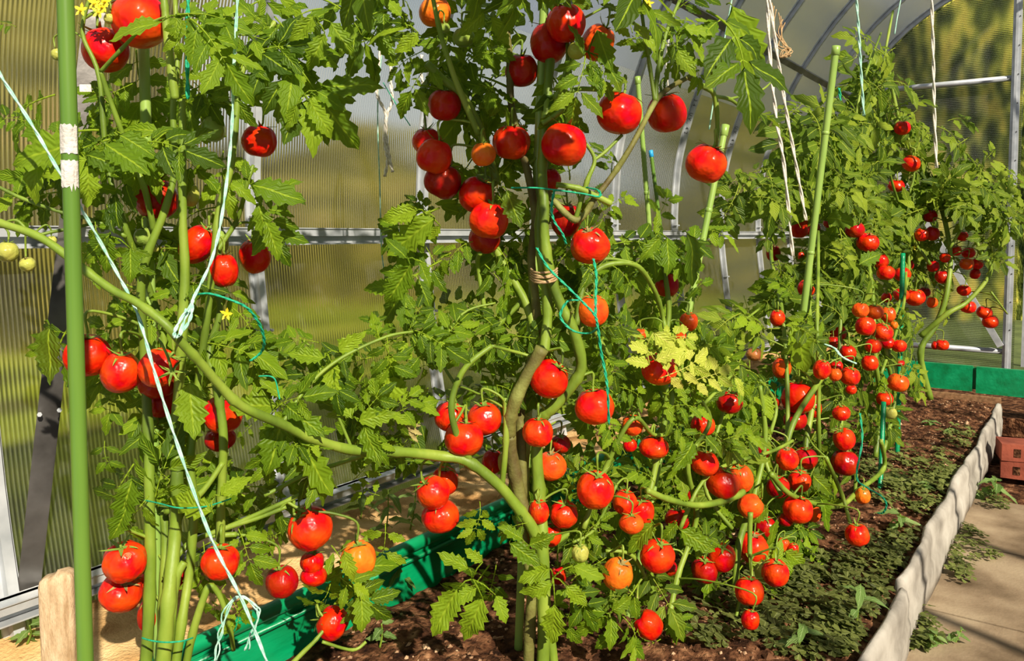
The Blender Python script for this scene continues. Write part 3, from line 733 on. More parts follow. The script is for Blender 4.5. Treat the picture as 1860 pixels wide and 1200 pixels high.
# plant, x, y, width, height, colour, distance offset, calyx lean (degrees, clockwise in the picture), text
FR = [
('L',255,38,98,96,'s',.0,-20,'biggest red tomato at the top of the left plant, behind a bright leaf'),
('L',192,91,80,78,'r',.03,-15,'red tomato just under the biggest top one, crossed by a forked stalk'),
('L',199,34,19,19,'h',-.02,0,'tiny green tomato under yellow flowers at the top left'),
('L',104,99,22,21,'h',.03,-10,'pea-sized green tomato at the left edge of the green stake, near its top'),
('L',471,256,62,60,'r',.05,10,'red tomato on the right fringe of the left plant against the upper panel'),
('L',284,361,76,76,'d',.04,5,'dark red tomato half behind a slanting stem, above the long branch'),
('L',345,355,34,42,'h',.02,0,'pale green tomato touching the dark red one above the long branch'),
('L',388,234,42,48,'g',.05,0,'shaded green tomato deep in the upper left foliage'),
('L',358,444,58,76,'r',.02,30,'tall red tomato beside the pale teal twine'),
('L',407,491,52,63,'r',.0,0,'red tomato hanging right below the twine knot level, lower of the close pair'),
('L',463,465,56,64,'r',.05,-5,'oval red tomato just under the level wall rail'),
('L',262,430,36,34,'g',.03,0,'round green tomato in the leaves at rail height'),
('L',398,438,34,46,'g',.06,0,'green tomato squeezed behind the twine and the red pair'),
('L',14,457,38,38,'h',-.02,0,'light green tomato at the left picture edge'),
('L',50,480,28,26,'h',-.02,0,'smaller green tomato beside the one at the left picture edge'),
('L',94,437,18,18,'h',-.02,0,'marble-sized green tomato against the dark brace'),
('L',283,452,11,11,'h',.02,0,'tiniest green berry near the long branch'),
('L',159,645,82,78,'r',-.02,0,'red tomato partly hidden behind the thick green stake'),
('L',220,676,72,76,'s',-.03,5,'bright red tomato second in the row right of the green stake'),
('L',288,668,70,74,'s',-.05,40,'bright red tomato with a yellow star calyx crossed by the pale twine'),
('L',285,694,68,62,'d',.03,0,'dark red tomato wedged under the one with the star calyx'),
('L',292,730,58,56,'d',.05,0,'shaded red tomato lowest of the stacked pair beside the twine'),
('L',405,752,72,70,'s',.04,0,'red tomato behind the stem below the long branch'),
('L',400,796,56,44,'d',.07,0,'dark red tomato tucked directly under the one below the long branch'),
('L',227,1019,80,72,'s',-.02,0,'red tomato with a ringed cracked patch near the wooden post'),
('L',220,1075,78,62,'s',.0,30,'flattened red tomato beneath the cracked one'),
('L',275,1047,52,50,'m',.05,0,'orange red tomato behind the thick pale stems, low left'),
('L',272,1118,44,66,'d',.04,0,'red tomato mostly hidden behind the lowest left stems'),
('L',322,1048,34,52,'d',.06,0,'red tomato seen between the lower left stems'),
('L',400,1020,70,64,'s',-.02,0,'red tomato over the sand with the pale twine passing across'),
('L',512,1056,60,60,'d',.02,-10,'dark red tomato above the green board'),
('L',563,959,82,80,'s',.0,-40,'large glossy red tomato with a calyx on its upper left'),
('L',567,1020,44,42,'r',.03,10,'small red tomato squeezed under the large glossy one'),
('L',570,1045,50,34,'r',.03,15,'flat red tomato lowest in the trio beside the orange one'),
('L',651,1014,66,68,'o',-.02,5,'orange tomato hanging in front of the green board'),
('L',604,1131,64,58,'r',.0,-60,'red tomato alone in front of the green board, lowest on the left'),
('M',790,22,58,54,'o',.05,0,'orange tomato at the very top left of the middle plant'),
('M',808,51,19,18,'g',.02,0,'tiny green tomato below the orange top one'),
('M',842,68,40,34,'g',.05,0,'green tomato shaded among the top middle leaves'),
('M',1028,43,70,70,'r',-.02,0,'red tomato at the top of the middle cluster beside the stake'),
('M',997,78,68,74,'d',.03,0,'dark red tomato behind the top middle stake'),
('M',1085,78,58,68,'m',.02,30,'orange red tomato behind the bright leaf at the top'),
('M',947,128,60,60,'d',.05,0,'shaded dark red tomato among the upper middle stems'),
('M',1047,92,32,32,'h',-.04,0,'pale green tomato in front of the top red cluster'),
('M',807,191,60,58,'d',.0,0,'dark red tomato with a forked stalk across its front'),
('M',776,257,54,50,'s',.06,0,'red tomato at the back of the three stacked on the left side'),
('M',789,284,66,64,'s',.0,10,'bright red tomato in the middle of the left stack'),
('M',804,328,68,66,'d',.02,25,'dark red tomato at the bottom of the left stack of three'),
('M',878,280,45,44,'o',-.02,0,'small yellow orange tomato beside the dark green leaves'),
('M',929,259,68,64,'s',.03,0,'red tomato under torn leaf scraps, right of the small orange one'),
('M',1024,263,82,78,'r',-.03,15,'large round red tomato in the centre of the middle plant'),
('M',1125,206,84,76,'r',-.02,5,'wide deep red tomato, left of the high pair against the sky'),
('M',1211,205,71,72,'r',.0,-10,'deep red tomato, right of the high pair against the sky'),
('M',866,354,68,64,'r',.02,30,'red tomato with a green sepal hanging over it, above a brighter one'),
('M',888,400,74,68,'s',-.02,10,'bright red tomato with a leaf at its right, lit in the middle row'),
('M',880,434,58,54,'d',.03,0,'dark red tomato underneath the bright one in the middle row'),
('M',994,326,52,44,'d',.06,0,'dim red tomato behind the tied stems under the large round one'),
('M',1028,399,56,62,'d',.05,0,'dim red tomato behind the stems below the green tie'),
('M',1072,446,74,66,'s',.0,-10,'bright red tomato right of the bundled stems at rail height'),
('M',1283,297,76,70,'s',.0,20,'bright red tomato at the top of the slanting green cane'),
('M',1077,564,58,60,'m',-.02,0,'orange red tomato with green twine looped round it'),
('M',998,688,72,70,'r',-.02,30,'red tomato between the two thick bare stems'),
('M',977,785,58,54,'s',-.02,0,'red tomato below the forked bare stems'),
('M',1080,738,74,66,'s',-.01,-5,'red tomato with twine running over its right side'),
('M',816,756,54,56,'s',.05,30,'red tomato at the back left of the three above the long branch'),
('M',880,760,64,60,'s',.0,-10,'red tomato with a pale shoulder, right of the three above the long branch'),
('M',843,796,72,66,'s',-.03,0,'red tomato in front of the three, resting by the long branch'),
('M',808,873,52,54,'s',.03,0,'small red tomato at the upper right of the trio over the sand'),
('M',787,894,62,62,'s',.0,-35,'plump red tomato in the middle of the trio over the sand'),
('M',800,937,70,60,'s',.01,0,'puckered red tomato at the bottom of the trio over the sand'),
('M',895,838,40,44,'d',.07,0,'dark red tomato under the long branch by the sand'),
('M',917,838,32,38,'h',.06,0,'pale green tomato under the long branch by the sand'),
('C',1212,517,44,46,'d',.1,0,'dark red tomato alone below the arching green shoot'),
('C',1198,670,66,58,'s',.0,0,'red tomato covered by bright yellow leaves'),
('C',1164,606,22,20,'m',.1,0,'small orange tomato peeping out above the yellow leaves'),
('C',1251,584,34,36,'m',.05,0,'orange red tomato at the foot of the slanting green cane'),
('C',1238,613,26,24,'m',.05,0,'small orange red tomato beneath the one at the cane foot'),
('C',1149,772,40,38,'m',.08,0,'half hidden orange red tomato right of the twine'),
('C',1188,812,56,42,'s',.06,0,'wide red tomato behind crossing stalks in the tangle'),
('C',1144,808,26,26,'r',.1,0,'little red tomato left of the wide one in the tangle'),
('C',1001,846,58,52,'m',.04,0,'blotchy orange and red tomato below the shaded stem'),
('C',1018,806,38,34,'d',.08,0,'dark tomato in shade under the bare stem fork'),
('C',1081,889,70,70,'s',-.03,10,'large bright red tomato leading the centre tangle'),
('C',979,929,38,50,'s',.0,0,'oval red tomato right beside the thick middle stems'),
('C',1024,933,54,50,'s',.02,0,'red tomato with dark sepals, second from the thick middle stems'),
('C',1000,971,42,42,'s',.04,0,'red tomato partly hidden below the oval one'),
('C',1135,912,46,46,'s',.05,0,'red tomato at the upper left of the lit knot of three'),
('C',1164,928,52,50,'s',.03,0,'red tomato at the right of the lit knot of three'),
('C',1147,950,46,36,'m',.0,0,'orange red tomato at the bottom of the lit knot of three'),
('C',1054,1004,32,35,'h',-.05,0,'light green tomato alone among the lower leaves'),
('C',1194,1009,64,62,'s',-.03,5,'bright red tomato hanging under a broad dark leaf'),
('C',1122,1042,58,62,'o',-.01,20,'orange tomato behind a lit leaf, low in the middle'),
('Q',1178,1134,52,56,'r',-.05,-50,'red tomato near the soil with its calyx turned to the left'),
('C',1229,941,44,36,'d',.08,0,'shaded red tomato in the gap right of the lit knot'),
('C',1014,1044,30,34,'d',.08,0,'dim red tomato behind the lower middle leaves'),
('C',1211,1030,40,30,'d',.1,0,'dark tomato just under the one below the broad dark leaf'),
('C',1280,841,52,46,'s',.0,0,'red tomato at the upper left of the three on the arching stalk'),
('C',1313,877,62,56,'s',-.03,10,'large red tomato in front of the three on the arching stalk'),
('C',1345,868,48,54,'m',.02,-15,'ribbed orange red tomato right of the three on the arching stalk'),
('C',1277,772,44,40,'s',.1,0,'red tomato criss-crossed by thin stalks'),
('C',1325,730,48,42,'d',.08,0,'shaded red tomato with a sunlit leaf below it'),
('C',1363,919,46,48,'m',.0,50,'orange red tomato showing its calyx, under the arching stalk'),
('C',1430,833,42,42,'s',.1,0,'bright red tomato at the left of the deep centre group'),
('C',1463,832,44,40,'d',.1,0,'dark red tomato at the right of the deep centre group'),
('C',1452,873,42,40,'s',.08,0,'red tomato below the deep centre group'),
('C',1413,884,42,42,'d',.12,0,'very dark red tomato in the shade of the centre group'),
('C',1386,820,24,24,'d',.1,0,'little dark tomato above the arching stalk'),
('C',1255,898,24,24,'d',.1,0,'little red tomato left of the arching stalk'),
('C',1237,945,30,34,'r',.1,0,'small shaded red tomato over the bare soil'),
('C',1449,925,56,50,'s',.0,10,'red tomato wearing a wide dark star calyx'),
('C',1477,932,28,32,'m',.05,0,'orange red tomato peeking right of the wide star calyx'),
('C',1428,944,28,24,'d',.05,0,'dark tomato peeking left of the wide star calyx'),
('C',1390,958,40,44,'d',.1,0,'deep red tomato behind hanging leaves under the orange one'),
('Q',1367,994,58,56,'s',.05,0,'broad red tomato with a pale stalk running down across it'),
('Q',1423,989,24,26,'m',.05,0,'small orange red tomato right of the broad one'),
('Q',1441,996,20,22,'s',.06,0,'smallest red tomato right of the broad one'),
('Q',1311,1012,52,52,'r',.0,0,'red tomato with twin highlights, left of the low cluster'),
('Q',1280,1035,50,48,'d',.04,0,'dark red tomato in shade at the left end of the low cluster'),
('Q',1408,1040,50,52,'s',.0,0,'red tomato behind the striped green one'),
('Q',1389,1038,38,38,'h',-.07,0,'striped green tomato in the low cluster'),
('Q',1361,1073,54,52,'s',-.08,10,'bright red tomato at the bottom of the low cluster'),
('Q',1363,1125,34,38,'r',-.1,10,'small red tomato lowest of all above the clover'),
('Q',1557,971,44,42,'s',-.25,0,'red tomato hanging alone over the clover right of the plants'),
('Q',1567,900,28,32,'o',-.1,0,'small orange tomato next to the green twine loop'),
('Q',1535,840,50,48,'d',.0,0,'deep red tomato at the right end, lower of the vertical pair'),
('F',1533,797,40,42,'s',.0,-30,'red tomato at the right end, upper of the vertical pair'),
('F',1528,750,32,28,'s',.0,0,'red tomato on a long thin stalk above the vertical pair'),
('F',1450,722,60,60,'r',.15,0,'largest deep red tomato in the far half behind a cut stalk'),
('F',1444,762,42,38,'d',.2,0,'dark tomato beneath the largest far one'),
('F',1478,742,30,34,'r',.2,0,'red tomato just right of the largest far one'),
('F',1407,731,20,18,'d',.2,0,'dark berry left of the largest far one'),
('F',1631,695,38,34,'m',-.05,20,'orange red tomato over the end of the bed with a drooping calyx'),
('F',1607,724,30,26,'s',.0,0,'red tomato under a round crumpled leaf'),
('F',1617,750,24,22,'h',-.1,0,'yellow green tomato beside the green painted stake'),
('F',1493,671,32,38,'s',.0,0,'red tomato at the left end of the row by the teal twine'),
('F',1517,680,24,24,'m',.0,0,'orange red tomato second in the row by the teal twine'),
('F',1544,683,36,34,'s',-.02,0,'red tomato third in the row by the teal twine'),
('F',1546,707,20,18,'s',.02,0,'little red tomato hanging under the row by the teal twine'),
('F',1519,664,24,20,'r',.05,0,'red tomato behind the row by the teal twine'),
('F',1540,640,30,28,'r',.05,0,'striped red tomato under the teal twine'),
('F',1580,659,30,30,'s',.0,0,'red tomato below the dense far cluster'),
('F',1420,668,34,38,'m',.15,0,'orange red tomato left of the dark stem, mid height'),
('F',1370,643,30,24,'b',.1,0,'brownish half ripe tomato with a leaf over it'),
('F',1412,577,28,30,'s',.2,0,'red tomato alone left of the dark central shade'),
('F',1465,523,32,32,'s',.0,0,'red tomato alone beside the tall thin stems'),
('F',1523,605,28,34,'d',.3,0,'dark tomato in the shaded hollow, upper one'),
('F',1513,622,22,24,'d',.3,0,'dark tomato in the shaded hollow, lower one'),
('F',1563,563,30,28,'m',.0,0,'orange red tomato at the upper left of the dense far cluster'),
('F',1589,566,32,26,'m',-.02,0,'orange red tomato topping the dense far cluster'),
('F',1613,571,28,30,'m',.03,0,'orange red tomato at the upper right of the dense far cluster'),
('F',1572,592,36,36,'s',.0,0,'red tomato at the left of the dense far cluster'),
('F',1603,603,38,32,'s',-.03,10,'wide red tomato in the heart of the dense far cluster'),
('F',1586,628,30,28,'s',.0,0,'red tomato at the bottom left of the dense far cluster'),
('F',1612,622,26,22,'r',.05,0,'red tomato tucked behind the heart of the dense far cluster'),
('F',1633,628,26,24,'s',-.05,0,'red tomato separate at the lower right of the dense far cluster'),
('F',1624,590,14,14,'o',-.02,0,'yellow orange berry right of the dense far cluster'),
('F',1634,659,18,12,'d',.0,0,'flat dark tomato between the far cluster and the orange red one'),
('F',1576,440,40,34,'r',.0,0,'wide red tomato above a fan of lit leaves, high in the far plants'),
('F',1553,417,34,30,'d',.1,0,'dark red tomato behind the wide high one'),
('F',1600,474,28,28,'s',.05,0,'red tomato behind a slanting shoot, upper of three'),
('F',1609,495,32,28,'s',.0,0,'red tomato lower left of the slanting shoot trio'),
('F',1639,498,30,26,'s',.0,0,'red tomato at the right of the slanting shoot trio'),
('F',1637,535,28,24,'s',.03,0,'red tomato left in the side by side pair'),
('F',1662,540,36,30,'s',-.02,0,'larger red tomato right in the side by side pair'),
('F',1680,530,20,18,'d',.1,0,'shaded tomato behind the side by side pair'),
('F',1610,540,18,18,'r',.05,0,'small red tomato left of the side by side pair'),
('F',1452,413,36,40,'r',.3,0,'red tomato left of the tall green cane at rail height'),
('F',1477,417,26,30,'d',.35,0,'dark red tomato right behind the tall green cane at rail height'),
('F',1405,460,26,30,'d',.5,0,'very dark tomato by the left fringe of the far plants'),
('F',1507,405,22,20,'d',.3,0,'dark tomato above the far plants middle at rail height'),
('F',1455,465,12,16,'r',.3,0,'tiny red tomato beside the white twine end'),
('E',1655,297,32,28,'s',.0,20,'lone red tomato high on the far plant near the end wall'),
('E',1639,232,28,26,'r',.0,0,'topmost red tomato of the far plant'),
('E',1628,337,30,22,'r',.05,0,'red tomato partly covered under the lone high one'),
('E',1690,392,24,24,'d',.05,0,'dark tomato right of the brace, high up'),
('E',1674,426,24,24,'s',.0,0,'red tomato left in the shaded high trio'),
('E',1693,424,26,26,'d',.02,0,'dark red tomato right in the shaded high trio'),
('E',1695,483,22,22,'d',.05,0,'dark tomato in the leaves left of the brace'),
('E',1648,481,22,22,'d',.1,0,'shaded tomato above the slanting shoot trio'),
('E',1712,503,26,24,'d',.0,0,'dark red tomato touching the left side of the brace'),
('E',1748,429,20,18,'s',.0,0,'small red tomato alone above the right-hand bunch'),
('E',1717,468,20,18,'s',.0,0,'red tomato leftmost in the right-hand bunch'),
('E',1736,455,20,20,'s',.02,0,'red tomato at the top left of the right-hand bunch'),
('E',1759,459,24,20,'r',.02,0,'red tomato at the top right of the right-hand bunch'),
('E',1756,479,24,22,'m',-.02,0,'orange red tomato in the middle of the right-hand bunch'),
('E',1775,479,20,22,'r',.02,0,'red tomato rightmost in the right-hand bunch'),
('E',1771,497,18,20,'d',.03,0,'dark red tomato lowest in the right-hand bunch'),
('E',1751,527,24,20,'r',.0,0,'red tomato crossing the brace, highest on the drooping stalk'),
('E',1758,557,28,24,'s',-.02,0,'red tomato left of the brace on the drooping stalk'),
('E',1788,567,28,22,'s',-.02,0,'red tomato with upright sepals right of the brace'),
('E',1799,584,28,24,'s',-.04,0,'red tomato lowest beside the brace, near the door post'),
('E',1693,549,20,20,'m',.05,0,'orange red tomato between the side by side pair and the brace'),
('E',1711,626,24,20,'s',.0,0,'red tomato just above the lower end wall bar'),
('E',1699,627,14,16,'r',.02,0,'small red tomato touching the one above the lower end wall bar'),
('E',1693,602,12,12,'r',.02,0,'tiny red berry above the lower end wall bar'),
]
def add_fruit(i, pl, x, y, w, h, col, dt, lean, label):
    t = t0(x) + dt
    if pl == 'E': t = 3.15 + dt + (x - 1700) * 0.001
    if pl == 'F': t = max(t, 2.1) + dt * 0.3 + (0.35 if y < 560 else 0)
    if pl == 'Q':
        # never sunk into the soil: stay above it
        tz = (CAMZ - 0.135) * F_PX / (y + h / 2 - 425)
        t = min(t, tz - 0.08)
    p = pt(x, y, t)
    s = t / F_PX
    o = bpy.data.objects.new('tomato', FM[i % 5] if w > 30 else FM[(0, 3)[i % 2]])
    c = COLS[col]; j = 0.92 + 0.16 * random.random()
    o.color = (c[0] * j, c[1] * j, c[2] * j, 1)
    # calyx leans in the picture plane and slightly towards the viewer
    axis = fw
    q = Matrix.Rotation(math.radians(lean + random.uniform(-8, 8)), 4, axis) @ Matrix.Rotation(math.radians(random.uniform(-4, 20)), 4, rt) @ Matrix.Rotation(random.uniform(0, 6.28), 4, 'Z')
    o.matrix_basis = Matrix.Translation(p) @ q @ Matrix.Diagonal((w * s, w * s, h * s, 1))
    link(o)
    tag(o, label, 'tomato', GR[pl])
    c = bpy.data.objects.new('calyx', CM[4] if (i % 11 == 3) else CM[i % 4])
    c.matrix_basis = o.matrix_basis @ Matrix.Diagonal((1, 1, w / max(h, 1), 1)) if False else o.matrix_basis.copy()
    link(c, o)
    TOM.append((x, y, w / 2, t))
    top = o.matrix_basis @ Vector((0.02, 0.01, 0.55))
    PLANT_FRUIT.append((pl, top, w * s, x, y))
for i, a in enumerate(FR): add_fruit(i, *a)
# ---------------------------------------------------------------- plants: bases, stems, fruit stalks
PL = {}
def plant(key, x, y, t, label, group='tomato plants growing in the bed'):
    p = pt(x, y, t); p.z = soil_z(p.x, p.y)
    e = empty('tomato_plant', p)
    tag(e, label, 'plant', group)
    PL[key] = dict(root=e, nodes=[], leaves=0)
    return e
plant('L', 300, 1250, 1.17, 'tall tomato plant behind the thick green stake with pale stems tied low down')
plant('M', 978, 1220, 1.38, 'tall middle tomato plant whose long branch sweeps down from the left edge')
plant('C', 1180, 1150, 1.46, 'bushy tomato plant right of the middle one around the slanting cane')
plant('Q', 1340, 1080, 1.62, 'low tomato plant with fruit hanging just above the clover')
plant('F', 1460, 900, 2.1, 'tomato plant around the tall capped cane with many red fruits')
plant('G', 1590, 800, 2.65, 'far tomato plant with a dense cluster of fruit over the bare soil')
plant('E', 1690, 725, 3.15, 'farthest tomato plant spreading before the end wall brace')
plant('B', 1250, 820, 1.95, 'tomato plant at the back near the side wall with fine light leaves')

def path(s):
    """'x,y[,dt] x,y ...' -> list"""
    out = []
    for q in s.split():
        a = [float(z) for z in q.split(',')]
        out.append((a[0], a[1], a[2] if len(a) > 2 else 0.0))
    return out
def extra(key):
    return {'F': 0.15, 'G': 0.1, 'E': 0.0, 'B': 0.3, 'C': 0.03}.get(key, 0.0)
def at(key, x, y, dt):
    t = t0(x) + dt + extra(key)
    if key == 'E': t = 3.12 + dt
    if key in ('F', 'G') and y < 560: t += 0.3 * min(1, (560 - y) / 100)
    return pt(x, y, t)
def stem(key, s, r0, r1, name='stem', m='stem', knots=True):
    P = path(s)
    W = smooth_path([at(key, *q) for q in P], 6)
    n = len(W)
    sc = [(w - CAM).dot(fw) / F_PX for w in W]
    R = []
    for i in range(n):
        u = i / (n - 1)
        r = (r0 + (r1 - r0) * u) * sc[i]
        if knots: r *= 1 + 0.13 * mnoise.noise(W[i] * 40) + (0.16 if i % 13 == 6 else 0)
        R.append(r)
    mb = MB(); mb.tube(W, R, 10)
    o = mb.build(name, M[m], PL[key]['root'], True)
    for w, r in zip(W, R): PL[key]['nodes'].append((w.copy(), r))
    return o
# left plant
stem('L', '262,1260,-.02 272,1080,-.01 272,930 270,800,.01 262,640,.02 258,500 300,380 318,300 314,200 322,120 318,0,.02', 11, 4)
stem('L', '292,1260,-.04 306,1090,-.03 318,970 322,860 322,760,.02 330,620 336,500 332,400 331,260 331,180', 14, 6)
stem('L', '312,1260,-.03 330,1130,-.02 345,1030 352,920 346,830 360,700,.02 378,560 390,450 398,380 420,300 430,200 440,130 470,80 500,40', 9, 5)
stem('L', '292,1260,.02 296,1100,.02 300,960,.04 286,820,.06 300,640,.06 270,520,.05 230,420 195,300 180,140 150,60 165,-10', 9, 3)
stem('L', '306,1180,-.01 318,1060,-.02 335,1020,-.02', 10, 7)
stem('L', '332,1240,-.03 350,1150,-.04 372,1080,-.05 382,1064,-.05 398,1080,-.05 416,1130,-.05 424,1180,-.04', 8, 4)
stem('L', '400,1000,.02 402,900,.01 406,800,.0 400,740,.0 392,695,.0', 8, 8)
stem('L', '392,695 380,640,.03 400,560,.03 385,480,.03 430,400,.03 450,330 460,300', 7, 3)
stem('L', '318,180,-.03 312,130,-.03 304,70,-.03 300,20,-.03 296,-20,-.03', 8, 6)
stem('L', '430,970,.02 380,970,.03 470,940,.01 520,920,.0', 5, 4)
stem('L', '300,1050 340,990,.03 430,950,.02 520,910,.0 560,890 600,870,.02', 6, 3)
stem('L', '183,130,-.04 196,170,-.03 214,220,-.02 240,290,.0 262,340 280,420,.02', 4, 6)
stem('L', '183,130,-.04 220,90,-.06 260,50,-.06 300,30,-.07', 4, 2)
stem('L', '-20,330,-.02 40,360,-.02 110,385,-.02 170,400,-.01 230,430,.0', 3, 4)
stem('L', '0,408,-.03 30,400,-.03 60,425,-.03 100,420,-.02 150,410,-.01 200,400,.02', 2.5, 3)
stem('L', '405,840 360,900 300,930,.02', 5, 6)
stem('L', '600,1128,-.01 575,1160,-.02 550,1185,-.02 520,1215,-.02', 3, 5)
stem('L', '585,1165,-.02 640,1180,-.02 665,1165,-.02', 3, 3)
stem('L', '520,910 560,930,-.01 560,900', 3, 3)
# middle plant
stem('M', '-30,395,-.10 0,405,-.10 75,432,-.11 150,487,-.12 205,527,-.13 250,550,-.14 300,588,-.15 330,622,-.15 370,665,-.14 400,700,-.13 440,738,-.12 512,770,-.10 570,797,-.08 640,817,-.06 720,820,-.05 800,828,-.04 850,838,-.04 905,880,-.03 935,915,-.02 965,955,-.01 985,1010,.0 990,1100', 7, 11, 'branch')
stem('M', '958,1260 962,1150 966,1060 950,960,.02 948,860,.02 945,760,.03 950,700,.04 975,620,.04 972,540,.03 965,470,.03 972,400,.03 960,320,.03 930,200,.04 925,100,.04 915,20,.04', 11, 6, 'stem', 'old_stem')
stem('M', '985,1260 988,1100 985,980 980,900,.02 975,820,.02 985,760,.02 1005,740,.01 1035,705,.0 1056,665,-.01 1042,600,-.02 1022,560,-.02 1003,510,-.02 990,440,-.02 988,370,-.02 985,300,.0 992,200,.01 1000,100,.02 1008,30,.02 1010,-20,.02', 12, 8)
stem('M', '1012,1260,.0 1000,1150,.01 988,1080,.01', 9, 8)
stem('M', '925,790,.0 928,755,-.01 944,708,-.02 985,632,-.03', 12, 12, 'cut_stem', 'old_stem')
stem('M', '925,790,.0 935,860,.01 955,940,.01', 12, 12, 'stem', 'old_stem')
stem('M', '988,640,-.01 995,560,.0 984,480,.0 978,420,.01 985,350,.01', 10, 7)
stem('M', '978,660,.02 960,560,.04 900,450,.05 870,330,.05 900,330,.03 880,260,.02 848,185,.0 800,140,-.01 775,115,-.01', 8, 7)
stem('M', '870,245,.0 835,165,-.02 815,110,-.03 800,60,-.03 785,-10,-.03', 6, 4)
stem('M', '955,540,.05 890,600,.05 880,560,.04 868,480,.04 872,460', 5, 4)
stem('M', '985,340 1045,400,-.01 1080,360,-.02 1115,315,-.02 1150,260,-.03 1190,185,-.02 1215,160,-.02 1250,140,-.01 1262,130,-.01', 6, 4, 'branch', 'old_stem')
stem('M', '1190,185,-.02 1195,130,-.01 1210,60,.0 1235,0,.0', 5, 3)
stem('M', '1190,185,-.02 1180,120,.0 1168,40,.0 1160,-20,.0', 4, 3)
stem('M', '1008,180,.0 1030,120,-.02 1030,60,.02 1028,10,.02', 5, 3)
stem('M', '985,225,-.02 1020,200,-.03 1040,165,-.04 1080,162,-.04 1125,165,-.03', 5, 4)
stem('M', '1040,165,-.04 1035,130,-.03 1040,60', 4, 3)
stem('M', '1250,140 1280,158,.0 1298,175,.0 1303,230,.0 1300,265', 5, 4)
stem('M', '1298,175 1325,180,.0 1345,195,.0 1362,212', 4, 2)
stem('M', '1325,180 1380,165,.0 1400,150', 2.5, 1.5)
stem('M', '1045,400 1066,330,-.02 1080,290,-.02 1062,258,-.02', 5, 3)
stem('M', '1080,290,-.02 1100,275,-.02 1130,245,-.02', 3, 3)
stem('M', '1010,335,-.02 1050,342,-.03 1080,355,-.03 1110,370,-.03', 5, 6)
stem('M', '1047,590,-.02 1060,520,-.01 1085,490,.0 1120,478,.0 1160,485,.0 1190,530,.02 1205,580,.04 1210,620', 6, 4)
stem('M', '1085,490 1100,470 1150,476', 4, 2)
stem('M', '1110,650,.02 1080,600,.02 1062,560,.0 1050,600', 4, 4)
stem('M', '853,835,-.04 832,795,-.05 820,745,-.06 828,700,-.06 850,662,-.06 893,628,-.05', 7, 5)
stem('M', '912,880,.0 919,800,-.01 918,722,-.01', 6, 5)
stem('M', '828,700,-.06 800,640,-.06 840,570,-.05 900,550,-.04', 3, 2)
stem('M', '893,628,-.04 940,640,.0 975,650,.0', 3, 3)
stem('M', '480,900,.0 560,860,.0 620,840,.0 680,820,-.04', 4, 4)
stem('M', '512,770,-.10 560,700,-.08 620,650,-.08 700,612,-.08 750,602,-.08', 4, 2.5)
stem('M', '640,817,-.06 600,720,-.05 570,640,-.04 545,615,-.04', 3, 2)
stem('M', '480,850,.0 560,700,.0', 2, 2)
# bushy plant
stem('C', '1175,1200,.0 1185,1080,.02 1170,960,.03 1190,850,.04 1210,740,.04 1205,640,.04 1215,560,.04 1200,450,.06 1190,400,.06', 7, 4)
stem('C', '1205,1180,.0 1230,1050,.03 1265,940,.03 1250,840 1290,760 1240,680 1250,600', 6, 3)
stem('C', '1175,890,-.04 1210,905,-.05 1260,917,-.06 1300,913,-.07 1335,902,-.07 1350,893,-.07', 6, 6)
stem('C', '1235,960 1290,860,-.02 1400,820 1440,800', 4, 3)
stem('C', '1060,960 1100,850,.02 1150,760 1190,790,.02 1240,770 1330,680', 5, 3)
stem('C', '985,1000 1050,950,.05 1100,850,.06', 6, 5)
stem('C', '1040,985 1080,960,.0 1120,880', 3, 3)
stem('C', '1185,1080 1150,1010 1100,1000', 4, 3)
stem('C', '1330,960 1280,880,.1 1310,760,.12 1325,700,.12', 4, 3)
stem('C', '1420,900 1390,830,.1 1410,740,.15 1380,690,.15', 4, 3)
# low plant
stem('Q', '1335,1150,.0 1340,1000,.02 1370,900,.05 1390,800,.06 1380,700,.08', 7, 4)
stem('Q', '1363,930,-.05 1362,1000,-.06 1366,1050,-.1', 5, 3)
stem('Q', '1410,990,-.02 1432,1020,-.04 1470,1050,-.08 1492,1045,-.08', 4, 4)
stem('Q', '1345,1085,-.1 1330,1150,-.12 1315,1210,-.14', 3, 3)
stem('Q', '1375,1090,-.1 1385,1150,-.12 1392,1210,-.14', 3, 2)
stem('Q', '1500,830,-.1 1530,900,-.15 1545,950,-.24 1556,955,-.24', 4, 3)
stem('Q', '1600,800,-.2 1605,850,-.15 1560,890,-.1 1520,920,-.1 1440,900,.0 1400,860', 4, 5)
stem('Q', '1555,860,-.05 1552,910,-.05', 4, 3)
stem('Q', '1425,1040,-.02 1450,1060,-.04 1470,1075', 3, 2)
# far plants
stem('F', '1460,900,.0 1465,800,.05 1480,700,.05 1470,600,.05 1472,480,.05 1480,380 1500,280 1510,200', 6, 3)
stem('F', '1420,860,.0 1440,770 1490,690,-.05 1492,690', 5, 5)
stem('F', '1490,880,.0 1487,780,-.05 1487,690,-.05 1484,590,-.05 1486,500,-.05 1486,420,-.05', 4, 3)
stem('F', '1430,830,.0 1430,700,.1 1420,560,.2 1400,450,.3 1420,330,.3 1440,250,.3 1450,200,.3', 4, 3)
stem('F', '1505,860 1530,750,.05 1525,640,.1 1530,540,.1 1540,420,.1 1550,300,.1 1560,180 1600,60', 4, 2)
stem('G', '1590,830,.0 1600,740 1590,650 1585,540,.05 1575,430,.1 1590,330,.1 1600,200,.1 1606,110,.1 1622,20,.1', 5, 2)
stem('G', '1605,820 1625,720,.0 1610,620,.0 1650,500,.0 1640,400 1620,330 1610,280', 4, 2)
stem('G', '1600,680 1640,560 1648,470 1665,430', 3, 2)
stem('E', '1690,725,.0 1672,640,.0 1700,590,.0 1720,530,.0 1725,450,.05 1700,350,.1 1640,240,.1 1610,100,.1', 6, 3)
